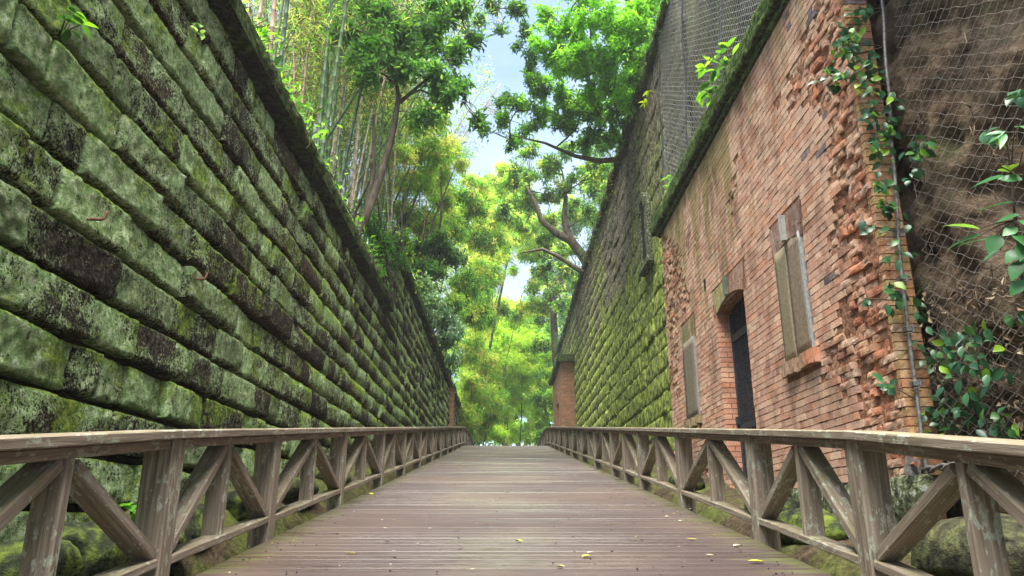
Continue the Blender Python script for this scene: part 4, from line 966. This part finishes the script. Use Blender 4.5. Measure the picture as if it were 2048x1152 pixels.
thicket('grey green broad leafed shrub spilling over the far coping', (-3.4, 26, 7.2), [(860, 606, 24, 26), (884, 640, 26, 26), (893, 680, 28, 24), (845, 575, 22.5, 20), (905, 715, 31, 20), (905, 660, 29, 22)], G_GREY, .18, .08, 1.2, None, .2, 'leafg', 'shrub', 'shrub')
thicket('feathery pale tree closing the view under the sky gap', (-2.5, 49, 4.2), [(990, 400, 48, 30), (1025, 385, 48, 28), (1050, 420, 48, 30), (1000, 450, 48, 30), (1035, 470, 48, 28), (1060, 505, 50, 20), (985, 500, 48, 26), (968, 560, 48, 24), (1066, 565, 50, 18), (1072, 610, 52, 24), (1000, 618, 50, 22), (1040, 625, 52, 24), (960, 430, 46, 28), (1080, 450, 48, 24), (975, 365, 46, 20)], G_YEL + G_MID[1:3], .24, .07, 1.15, 'trees past the end of the cutting', .3, 'leaf', 'leafy_tree', 'tree', (.14, .06))
thicket('bright bushy shrub at the step of the dark wall', (-3.0, 15.6, 5.4), [(768, 490, 15.6, 24), (792, 518, 16.0, 18), (750, 462, 15.2, 20), (735, 430, 14.8, 18), (800, 480, 17.2, 22)], G_MID + G_BRIGHT[2:3], .13, .05, .9, None, .3, 'leaf', 'shrub', 'shrub', (.03, .012))
# beyond the crest
tg = 'trees past the end of the cutting'
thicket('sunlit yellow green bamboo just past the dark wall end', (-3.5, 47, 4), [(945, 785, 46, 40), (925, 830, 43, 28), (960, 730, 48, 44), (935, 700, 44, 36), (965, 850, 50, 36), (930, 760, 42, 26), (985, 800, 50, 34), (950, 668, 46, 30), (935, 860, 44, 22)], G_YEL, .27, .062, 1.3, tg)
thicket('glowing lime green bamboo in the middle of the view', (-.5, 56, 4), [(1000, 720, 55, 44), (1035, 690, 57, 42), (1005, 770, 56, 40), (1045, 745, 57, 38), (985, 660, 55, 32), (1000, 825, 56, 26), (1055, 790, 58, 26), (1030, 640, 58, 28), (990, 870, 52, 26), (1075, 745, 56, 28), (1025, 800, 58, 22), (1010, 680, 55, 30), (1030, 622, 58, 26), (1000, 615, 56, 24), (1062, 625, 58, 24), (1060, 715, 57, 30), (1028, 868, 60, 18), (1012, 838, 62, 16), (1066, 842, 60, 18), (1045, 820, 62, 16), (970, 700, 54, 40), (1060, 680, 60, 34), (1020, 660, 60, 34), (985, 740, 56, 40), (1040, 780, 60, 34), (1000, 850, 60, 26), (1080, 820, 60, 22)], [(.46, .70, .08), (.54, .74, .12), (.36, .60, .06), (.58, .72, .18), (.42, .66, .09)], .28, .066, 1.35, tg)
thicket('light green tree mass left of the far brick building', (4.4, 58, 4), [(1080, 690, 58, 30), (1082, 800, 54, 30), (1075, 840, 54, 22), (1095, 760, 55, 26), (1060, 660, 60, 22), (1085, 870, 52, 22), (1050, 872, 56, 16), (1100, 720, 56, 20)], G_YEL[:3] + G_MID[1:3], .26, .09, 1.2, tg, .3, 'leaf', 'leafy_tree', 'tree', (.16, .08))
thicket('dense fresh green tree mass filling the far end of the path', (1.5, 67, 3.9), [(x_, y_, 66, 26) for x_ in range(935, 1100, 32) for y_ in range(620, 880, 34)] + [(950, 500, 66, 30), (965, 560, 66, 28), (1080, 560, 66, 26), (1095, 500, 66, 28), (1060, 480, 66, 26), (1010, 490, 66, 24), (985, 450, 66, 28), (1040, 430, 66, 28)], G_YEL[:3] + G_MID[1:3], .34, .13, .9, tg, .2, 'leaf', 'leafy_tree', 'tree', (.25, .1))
for (lab, bx, lst) in (('far tree mass behind the bamboo on the left', -14, [(860, 500, 80, 60), (900, 420, 80, 50), (930, 620, 80, 60), (900, 720, 78, 60), (950, 520, 82, 44), (960, 800, 80, 50), (940, 860, 80, 40), (985, 440, 84, 34)]),
                       ('far tree mass behind the lime green bamboo', 0, [(990, 650, 86, 30), (1010, 730, 88, 50), (1060, 690, 88, 46), (1000, 800, 86, 30), (1080, 780, 88, 40), (1060, 870, 86, 26), (985, 860, 86, 34)]),
                       ('far hazy tree mass behind the twisted tree', 12, [(1110, 480, 84, 44), (1160, 420, 82, 50), (1120, 560, 84, 40), (1150, 640, 82, 50), (1110, 720, 84, 50), (1085, 610, 84, 26), (1200, 350, 78, 50), (1070, 440, 84, 34), (1120, 820, 84, 40)])):
    thicket(lab, (bx, 84, 3.8), lst, G_MID + G_YEL[:3], .6, .26, 1.25, tg, .2, 'leaf', 'leafy_tree', 'tree', (.3, .12))

# ------------------------------------------------------------------ bamboo grove on the left bank
def culm_mesh(h, r, col, seed):
    rnd = np.random.default_rng(seed); z = 0; P, rr, C = [], [], []
    bend = rnd.normal(size=2) * .35
    while z < h:
        f = z / h; q = lambda zz: (bend[0] * (zz / h) ** 2, bend[1] * (zz / h) ** 2, zz)
        k = r * (1 - .72 * f); st = .20 + .16 * min(1, f * 3)
        P += [q(z), q(z + .012), q(z + .03), q(z + st - .02)]; rr += [k * 1.10, k * 1.12, k * .98, k * .97]
        cc = A(*col) * rnd.uniform(.85, 1.15); C += [cc * .5 + .06, cc * .45, cc * 1.25, cc]
        z += st
    g = tube(P, rr, 7); g['col'] = np.repeat(np.array(C), 7, 0); return mesh('culm', g['V'], g['Q'], g['T'], M['bamboo'], True, g['col']), np.array(P)
def spray_mesh(P, h, n, pal, seed, lo=.32):
    gs = []; tw = []
    for i in range(n):
        f = lo + (1 - lo) * RNG.random() ** .8; b = P[int(f * (len(P) - 1))]; a = RNG.random() * 6.28; ln = RNG.uniform(.5, 1.3) * (1.2 - .5 * f)
        d = A(math.cos(a), math.sin(a), .55); tip = b + d * ln; tw.append(tube([b, b + d * ln * .6 + A(0, 0, .05), tip - A(0, 0, .1)], [.008, .006, .002], 3, cap=False))
        k = 24; s = RNG.random((k, 1)) ** .6; p = b + (tip - b) * s + RNG.normal(size=(k, 3)) * .14
        gs.append(leaves(p, RNG.normal(size=(k, 3)) * .6 + d * .5 + A(0, 0, -.55), RNG.normal(size=(k, 3)) * .5 + A(0, 0, 1), RNG.uniform(.12, .22, k), .026, pick(pal, k)))
    g = merge(gs); t_ = merge(tw)
    return mesh('sprays', g['V'], g.get('Q'), g['T'], M['leafb'], False, g['col']), mesh('twigs', t_['V'], t_['Q'], None, M['bark'], True)
kinds = []
for i, (h, r, c, n, pal, lo) in enumerate([(14, .041, (.085, .15, .055), 62, G_BAM + G_MID, .34), (13, .036, (.12, .18, .06), 52, G_BAM, .34), (12.5, .037, (.34, .235, .155), 34, [(.30, .24, .13), (.24, .2, .1), (.2, .24, .07)], .35), (14, .042, (.055, .105, .05), 56, G_MID, .34), (11, .031, (.40, .31, .21), 20, [(.32, .26, .15)], .4)]):
    me, P = culm_mesh(h, r, c, 40 + i); s, w = spray_mesh(P, h, n, pal, i, lo); kinds.append((me, s, w))
LAB = ['living green bamboo culm in the grove above the dark wall', 'slender light green bamboo culm in the grove above the dark wall', 'dead tan bamboo culm standing in the grove above the dark wall', 'thick dark green bamboo culm in the grove above the dark wall', 'thin bleached bamboo culm in the grove above the dark wall']
cnt = 0; tries = 0
while cnt < 140 and tries < 6000:
    tries += 1
    Y = random.uniform(9.5, 29); X = -random.uniform(3.3, 10.5)
    px = 1009 + 1500 * X / (Y * .955 + 2.0)
    if not (500 < px < 835) or (px > 800 and random.random() < .7): continue
    k = random.choices(range(5), [3.4, 3, 3.4, 2.4, 2.4])[0]
    b = thing('bamboo', LAB[k], 'bamboo', (X, Y, float(zl(-2.86 - X, Y)) - .1), 'bamboo culms of the left grove')
    big = random.random() < .2 and px < 690
    b.rotation_euler = (random.gauss(0, .05), random.gauss(.03, .05) + (random.choice([-.35, .45, .4]) if big else 0), random.uniform(0, 6.28) if not big else 0)
    b.scale = (1, 1, random.uniform(.85, 1.1))
    link('culm', kinds[k][0], b); link('sprays', kinds[k][1], b); link('twigs', kinds[k][2], b)['kind'] = 'stuff'; cnt += 1

# ------------------------------------------------------------------ plants on edges, ivy, shrub
def edge_growth(name, label, pts, n_per, L, Wd, pal, spread, hang, kind='stuff'):
    gs, tw = [], []
    for p in pts:
        p = A(*p); k = max(2, int(n_per * RNG.uniform(.3, 1.6)))
        q = p + RNG.normal(size=(k, 3)) * A(*spread); up_ = RNG.random()
        gs.append(leaves(q, RNG.normal(size=(k, 3)) * .8 + A(hang * .6, 0, .15), A(0, 0, 1) + RNG.normal(size=(k, 3)) * .4, L * RNG.uniform(.6, 1.3, k), Wd, pick([pal[RNG.integers(0, len(pal))]], k)))
        if RNG.random() < .8:
            e = p + A(hang * RNG.uniform(.02, .2), RNG.normal() * .25, RNG.uniform(-.5, .25)); tw.append(tube([p - A(hang * .1, 0, 0), (p + e) / 2 + A(hang * .08, 0, .06), e], [.006, .005, .002], 3, cap=False))
    g = merge(gs); o = single(name, g, M['leaf'], label, 'plants', kind=kind)
    part('twigs', merge(tw), M['bark'], o, True); return o
pts = [(-2.62 - abs(RNG.normal()) * .25, y, 5.52 + RNG.random() * .12) for y in np.arange(4.5, 16.2, .10)]
edge_growth('undergrowth', 'low green plants and dry twigs along the dark wall coping', pts, 9, .085, .04, G_MID + G_BRIGHT[:2] + G_DARK[:2], (.14, .14, .09), 1)
pts = [(-2.62 - abs(RNG.normal()) * .3, y, 7.15 + RNG.random() * .2) for y in np.arange(16.4, 46, .12)]
edge_growth('undergrowth', 'leafy growth along the raised far coping of the dark wall', pts, 14, .12, .05, G_MID + G_YEL[:2], (.22, .2, .2), 1)
pts = [(-3.4 - abs(RNG.normal()) * 1.4, RNG.uniform(7, 17), 0) for _ in range(330)]
pts = [(x, y, float(zl(-2.86 - x, y)) + RNG.random() * .7) for x, y, _ in pts]
edge_growth('undergrowth', 'bright leafy undergrowth on the bank beneath the bamboo', pts, 24, .13, .06, G_MID + G_BRIGHT + G_DARK[2:], (.3, .3, .3), .5)
pts = [(3.45 + abs(RNG.normal()) * .2, y, 11.75 + RNG.random() * .25) for y in np.arange(13, 50, .13)]
edge_growth('undergrowth', 'leafy fringe on the coping of the high mossy wall', pts, 11, .12, .055, G_DARK + G_MID, (.18, .18, .18), -1)
pts = []
for _ in range(60):
    y = RNG.uniform(22, 47); pts.append((3.46, y, RNG.uniform(max(6, 9.5 - (y - 22) * .05), 11.6)))
edge_growth('creeper', 'sparse creeper and dry hanging vines on the upper mossy wall', pts, 16, .09, .05, G_DARK + [(.2, .22, .05), (.10, .05, .035), (.13, .07, .05)], (.04, .3, .4), -1)
pts = [(-2.75 - abs(RNG.normal()) * .35, RNG.uniform(6, 16.2), 5.6 + RNG.random() * .55) for _ in range(150)]
edge_growth('undergrowth', 'bright seedlings and saplings leaning over the near dark wall coping', pts, 13, .13, .055, G_BRIGHT + G_MID, (.13, .13, .12), 1)
# dark matted roots under both copings
for (nm, lab, X, s, ya, yb, zc) in (('root_mat', 'dark tangle of dead roots hanging below the dark wall coping', -2.50, 1, 4, 16.2, 5.40), ('root_mat', 'dark tangle of dead roots along the high mossy wall top', 3.46, -1, 14, 50, 11.6)):
    gs = []
    for _ in range(45 if s > 0 else 160):
        y = RNG.uniform(ya, yb); L = RNG.uniform(.1, .4) * (1 if s > 0 else 1.6); n = 5; t_ = np.linspace(0, 1, n)
        P = np.stack([X + s * (.10 * np.sin(t_ * 2.2)) + RNG.normal(size=n) * .015, y + np.cumsum(RNG.normal(size=n)) * .07, zc + .12 - t_ * L + RNG.normal(size=n) * .02], -1); gs.append(tube(P, RNG.uniform(.003, .008), 3, cap=False))
    single(nm, merge(gs), M['bark'], lab, 'roots', kind='stuff', smooth=True)
def sprout(name, label, cat, base, items, pal, L, Wd, mat='leaf', group=None, stem=.005, nrm=(0, 0, 1)):
    """a plant of a few well-formed leaves: items = (px, py, X) of leaf middles"""
    base = A(*base); t = thing(name, label, cat, tuple(base), group); tips = [world_x(a, b, x) for a, b, x in items]
    st = [tube([base, (base + q) / 2 + A(0, 0, .02), q], [stem, stem * .8, stem * .4], 4, cap=False) for q in tips]
    part('stem', merge(st), M['bark'], t, True)
    for q in tips:
        n = RNG.integers(3, 6); d = unit(n) * A(.7, 1, .35) + A(-.2 * np.sign(q[0]), -.2, -.15)
        for i in range(n): part('leaf', leaves(q[None], d[i:i + 1], A(*nrm)[None] + RNG.normal(size=(1, 3)) * .3, L * RNG.uniform(.7, 1.2), Wd * RNG.uniform(.8, 1.15), pick(pal, 1, .15), .15, .12, True), M[mat], t, True)
    return t
sprout('wall_plant', 'small green seedling rooted high in the dark wall at top', 'plant', world_x(118, 78, -2.58), [(130, 40, -2.5), (150, 25, -2.5), (165, 48, -2.5), (140, 60, -2.5)], G_MID + G_BRIGHT[:1], .09, .045)
sprout('wall_plant', 'small leafy sprig on the dark wall below the coping', 'plant', world_x(395, 75, -2.58), [(398, 55, -2.5), (405, 68, -2.5), (390, 65, -2.52)], G_GREY, .08, .04)
sprout('wall_plant', 'bright green plant at the wall foot behind the near railing post', 'plant', world_x(262, 1030, -2.45), [(258, 1012, -2.4), (268, 1024, -2.4)], [(.12, .34, .03)], .10, .09)
sprout('wall_plant', 'little tuft of leaves on the mossy wall below the middle coping', 'plant', world_x(612, 425, -2.58), [(612, 420, -2.5), (620, 424, -2.5)], G_MID, .07, .03)
sprout('cornice_plant', 'leafy plant growing on the cornice in front of the upper net', 'plant', world_x(1470, 120, 2.95), [(1440, 108, 2.85), (1415, 120, 2.8), (1430, 140, 2.85), (1455, 95, 2.9), (1410, 135, 2.8), (1452, 130, 2.85), (1465, 110, 2.9)], G_BRIGHT + G_MID, .20, .085)
sprout('cornice_plant', 'lower leafy plant at the edge of the cornice', 'plant', world_x(1440, 190, 2.95), [(1420, 165, 2.85), (1415, 185, 2.85), (1430, 175, 2.9), (1400, 185, 2.8), (1425, 200, 2.9)], G_BRIGHT + G_MID, .19, .085)
sprout('cornice_plant', 'small sprig at the far end of the cornice', 'plant', world_x(1352, 365, 2.95), [(1335, 355, 2.9), (1340, 370, 2.9), (1325, 360, 2.9)], G_MID, .17, .05)
sprout('cornice_plant', 'small yellow green plant on the rock above the wall vent', 'plant', world_x(1320, 190, 3.5), [(1300, 182, 3.4), (1294, 205, 3.4)], [(.25, .36, .04)], .2, .09)
# ivy climbing the corner
iv = thing('ivy', 'glossy ivy climbing the steel rod at the facade corner', 'ivy', (3.05, 5.38, 1.1)); gl = []; vs = []
CL = [(1700, 60, 22, 16), (1705, 115, 30, 24), (1668, 150, 24, 18), (1735, 150, 24, 14), (1690, 90, 22, 12), (1770, 262, 28, 22), (1745, 225, 18, 8), (1755, 300, 18, 8), (1765, 360, 20, 10), (1770, 400, 20, 10), (1735, 455, 14, 4), (1790, 512, 18, 6), (1790, 590, 26, 14), (1735, 600, 10, 2), (1772, 770, 18, 8), (1790, 200, 20, 8), (1725, 20, 18, 8), (1740, 180, 20, 8), (1795, 440, 18, 5)]
for (px, py, sp, n) in CL:
    n = int(n * 1.35)
    Yc = 5.36
    q = np.array([world_at(px + RNG.normal() * sp * .6, py + RNG.normal() * sp * .6, Yc + RNG.normal() * .03) for _ in range(n)])
    gl.append((q, n))
    vs.append(tube([rodp[int(np.argmin(abs(rodp[:, 2] - q[0][2])))], q.mean(0) + A(0, .03, .03), q[0]], [.006, .004, .002], 4, cap=False))
def ivy_part(t, q, n, L, pal, bright=.14, nrm=(0, -1, .5)):
    d = RNG.normal(size=(n, 3)) * A(.7, .3, .5) + A(0, -.1, -.6)
    c = pick(pal, n, .2); b = RNG.random(n) < bright; c[b] = pick([(.20, .36, .03), (.14, .30, .03)], int(b.sum()), .1)
    for i in range(n): part('leaf', leaves(q[i:i + 1], d[i:i + 1], A(*nrm)[None] + RNG.normal(size=(1, 3)) * .35, L * RNG.uniform(.65, 1.2), L * .62 * RNG.uniform(.8, 1.1), c[i:i + 1], .12, .14, True), M['leafg'], t, True)
IVY = [(.018, .075, .035), (.028, .10, .04), (.04, .12, .05), (.06, .16, .04)]
for (q, n) in gl: ivy_part(iv, q, n, .092, IVY)
part('vine', merge(vs), M['bark'], iv, True)
iv2 = thing('creeper', 'green creeper with pointed leaves threading the lower wire net', 'creeper', (3.1, 4.8, 1.1)); vs = []
for (px, py, sp, n) in [(1835, 620, 30, 8), (1850, 700, 36, 8), (1900, 715, 36, 12), (1930, 665, 36, 12), (1880, 820, 40, 18), (1930, 790, 40, 16), (1960, 735, 34, 9), (1845, 850, 30, 14), (1905, 868, 30, 8), (1990, 720, 36, 8), (2005, 850, 36, 8), (1825, 300, 26, 9), (1850, 290, 20, 6), (1830, 350, 18, 5), (1815, 990, 20, 8), (1980, 270, 22, 7), (2035, 190, 16, 7), (1865, 680, 30, 6), (2030, 640, 26, 6)]:
    n = int(n * 1.6)
    q = np.array([world_x(px + RNG.normal() * sp * .6, py + RNG.normal() * sp * .5, 3.08 + RNG.normal() * .04) for _ in range(n)])
    ivy_part(iv2, q, n, .088, IVY + [(.05, .13, .06)], .1, (-.8, -.4, .6)); m = q.mean(0)
    for e in q[:5]: vs.append(tube([m + A(.1, 0, -.12), m, e], [.004, .003, .0015], 3, cap=False))
part('vine', merge(vs), M['bark'], iv2, True)
# dead twigs caught in the net
gs = []
for _ in range(190):
    p = world_x(RNG.uniform(1830, 2060), RNG.uniform(560, 880) if RNG.random() < .8 else RNG.uniform(100, 560), 3.16); n = 5
    gs.append(tube(p + np.cumsum(RNG.normal(size=(n, 3)) * A(.02, .05, .05), 0), RNG.uniform(.002, .005), 3, cap=False))
single('dead_twigs', merge(gs), m_simple('dry_twig', [(.3, (.06, .045, .03)), (.7, (.19, .145, .10))], 20), 'tangle of dead twigs caught in the lower wire net', 'twigs', kind='stuff', smooth=True)
q = np.array([world_x(RNG.uniform(1835, 2080), 900 - 330 * RNG.random() ** 1.7, 3.14 + RNG.normal() * .03) for _ in range(380)])
single('dead_leaves', leaves(q, unit(380), A(-1, -.3, .5) + RNG.normal(size=(380, 3)) * .5, RNG.uniform(.03, .075, 380), RNG.uniform(.015, .04, 380), pick([(.16, .10, .06), (.26, .18, .11), (.10, .06, .04), (.34, .27, .18)], 380)), M['debris'], 'dry brown leaves caught behind the lower wire net', 'leaves', kind='stuff')
# big leafed shrub at the right edge
sh = thing('broadleaf_shrub', 'shrub with large glossy oval leaves standing before the wire net', 'shrub', (2.95, 3.6, .7))
stm = np.array([A(2.95, 3.55, .7), world_x(2075, 700, 2.92), world_x(2045, 560, 2.9), world_x(2030, 440, 2.9), world_x(2022, 345, 2.9)])
part('stem', tube(stm, [.016, .013, .010, .008, .004], 6), M['bark'], sh, True)
tw = []
for (bx, by, tx, ty, ws, br) in [(2012, 352, 1936, 372, .055, 0), (2030, 405, 1950, 418, .06, 0), (1960, 458, 1882, 445, .045, 1), (1962, 470, 1886, 497, .075, 0), (1985, 478, 1905, 490, .05, 0), (2000, 470, 1976, 505, .08, 0), (2040, 430, 1990, 442, .05, 0), (2045, 360, 1995, 355, .06, 0), (2024, 345, 2006, 330, .04, 1), (2022, 340, 2035, 322, .04, 1), (2020, 345, 1996, 338, .035, 1),
                                  (2040, 500, 2010, 525, .07, 0), (2045, 520, 2022, 560, .07, 0), (2030, 470, 2060, 490, .07, 0), (2050, 560, 2020, 590, .06, 0), (2045, 440, 2070, 455, .06, 0), (2010, 265, 1968, 268, .03, 0), (2010, 262, 1975, 285, .03, 0), (2012, 268, 2000, 295, .03, 0), (2030, 255, 2050, 250, .03, 0), (2000, 500, 1965, 520, .03, 0), (2035, 455, 2005, 470, .06, 0), (2055, 480, 2040, 520, .07, 0)]:
    a, b = world_x(bx, by, 2.88), world_x(tx, ty, 2.80); d = b - a; L = np.linalg.norm(d)
    part('leaf', leaves([a], [d], [A(-.3, -.85, .7) + RNG.normal(size=3) * .15], [L], [ws * 1.25], [(.17, .34, .03) if br else A(.055, .20, .06) * RNG.uniform(.8, 1.3)], .10, .10, True), M['leafg'], sh, True)
    j = int(np.argmin(np.linalg.norm(stm - a, axis=1))); tw.append(tube([stm[j], (stm[j] + a) / 2 + A(0, 0, .01), a], [.005, .004, .002], 4, cap=False))
part('twigs', merge(tw), M['bark'], sh, True)

# ------------------------------------------------------------------ litter on the boards
def deck_leaf(px, py, L, Wd, c, lab, grp='fallen leaves on the boards'):
    L, Wd = L * .82, Wd * .82
    p = on_deck(px, py); p[2] += .006; a = RNG.uniform(-.6, .6) + (math.pi if RNG.random() < .5 else 0)
    d = A(math.cos(a), math.sin(a), 0); d[2] = d[1] * SLOPE
    g = leaves([p - d * L / 2 + A(0, 0, .004)], [d], [A(0, -SLOPE, 1) + RNG.normal(size=3) * .12], [L], [Wd], [c], .22, -.12 * RNG.random(), True)
    single('fallen_leaf', g, M['debris'], lab, 'leaf', tuple(p), grp, smooth=True)
YL, PL, BR = (.62, .50, .04), (.52, .47, .30), (.17, .09, .05)
for (px, py, L, Wd, c, lab) in [(1512, 1127, .13, .05, YL, 'long bright yellow fallen leaf near the right railing post'), (1383, 1081, .10, .025, YL, 'slim yellow fallen leaf on the right half of the boards'), (1038, 1085, .07, .05, YL, 'yellow curled fallen leaf on the middle of the boards'),
                                (772, 1087, .09, .025, (.55, .47, .16), 'slim yellow fallen leaf on the left half of the boards'), (700, 1109, .10, .025, YL, 'narrow yellow fallen leaf nearest the left railing'), (1173, 1116, .075, .05, (.5, .45, .05), 'yellow green curled leaf with upright stalk on the boards'),
                                (742, 990, .08, .05, YL, 'yellow leaf by the third left railing post'), (1120, 1137, .07, .05, (.55, .47, .2), 'pale yellow leaf at the bottom edge of the boards'), (1474, 1094, .08, .04, (.55, .48, .3), 'pale twisted leaf near the right railing')]:
    deck_leaf(px, py, L, Wd, c, lab)
for (px, py) in [(1480, 1104), (945, 1142), (862, 1034), (770, 1059), (860, 1059), (808, 992), (1120, 1005), (1285, 1082), (1360, 1044), (1334, 1035), (1222, 1052), (1075, 983), (838, 1090), (695, 1126), (1015, 985), (928, 918), (1060, 943), (1290, 1008), (910, 972), (1380, 1020), (1250, 1010), (976, 942), (1150, 952), (1180, 1108), (1420, 1113)]:
    deck_leaf(px, py, RNG.uniform(.03, .06), RNG.uniform(.012, .025), A(*(PL if RNG.random() < .7 else BR)) * RNG.uniform(.8, 1.15), 'small pale or brown fallen leaf lying on the boards', 'small fallen leaves on the boards')
gs = []
for _ in range(270):
    py = 900 + 252 * RNG.random() ** .8; w = (py - 852) * 2.0; px = 1014 + RNG.uniform(-1, 1) * w
    if RNG.random() < .25: px = 1014 + RNG.choice([-1, 1]) * w * RNG.uniform(.9, 1.0)
    p = on_deck(px, py); r = RNG.uniform(.0025, .0065); c = (.02, .014, .012) if RNG.random() < .78 else ((.36, .32, .27) if RNG.random() < .6 else (.42, .3, .08))
    o8 = A((1, 0, 0), (-1, 0, 0), (0, 1, 0), (0, -1, 0), (0, 0, 1), (0, 0, -1)) * r * A(RNG.uniform(.8, 1.8), 1, .8)
    gs.append(dict(V=p + A(0, 0, r * .8) + o8, T=np.array([(0, 2, 4), (2, 1, 4), (1, 3, 4), (3, 0, 4), (2, 0, 5), (1, 2, 5), (3, 1, 5), (0, 3, 5)]), col=np.broadcast_to(A(*c), (6, 3))))
single('litter', merge(gs), M['debris'], 'scattered dark berries and crumbs on the boards', 'litter', kind='stuff')

# ------------------------------------------------------------------ humid air
hz_ = box(-60, 60, -30, 130, -6, 46)
hm = bpy.data.materials.new('humid_air'); hm.use_nodes = True; hm.node_tree.nodes.clear()
ho = hm.node_tree.nodes.new('ShaderNodeOutputMaterial'); hv = hm.node_tree.nodes.new('ShaderNodeVolumePrincipled')
hv.inputs['Color'].default_value = (.93, .97, 1, 1); hv.inputs['Density'].default_value = .0009; hv.inputs['Anisotropy'].default_value = .2
hm.node_tree.links.new(hv.outputs[0], ho.inputs['Volume'])
single('haze', hz_, hm, 'thin humid haze filling the cutting and the woods beyond', None, kind='stuff')
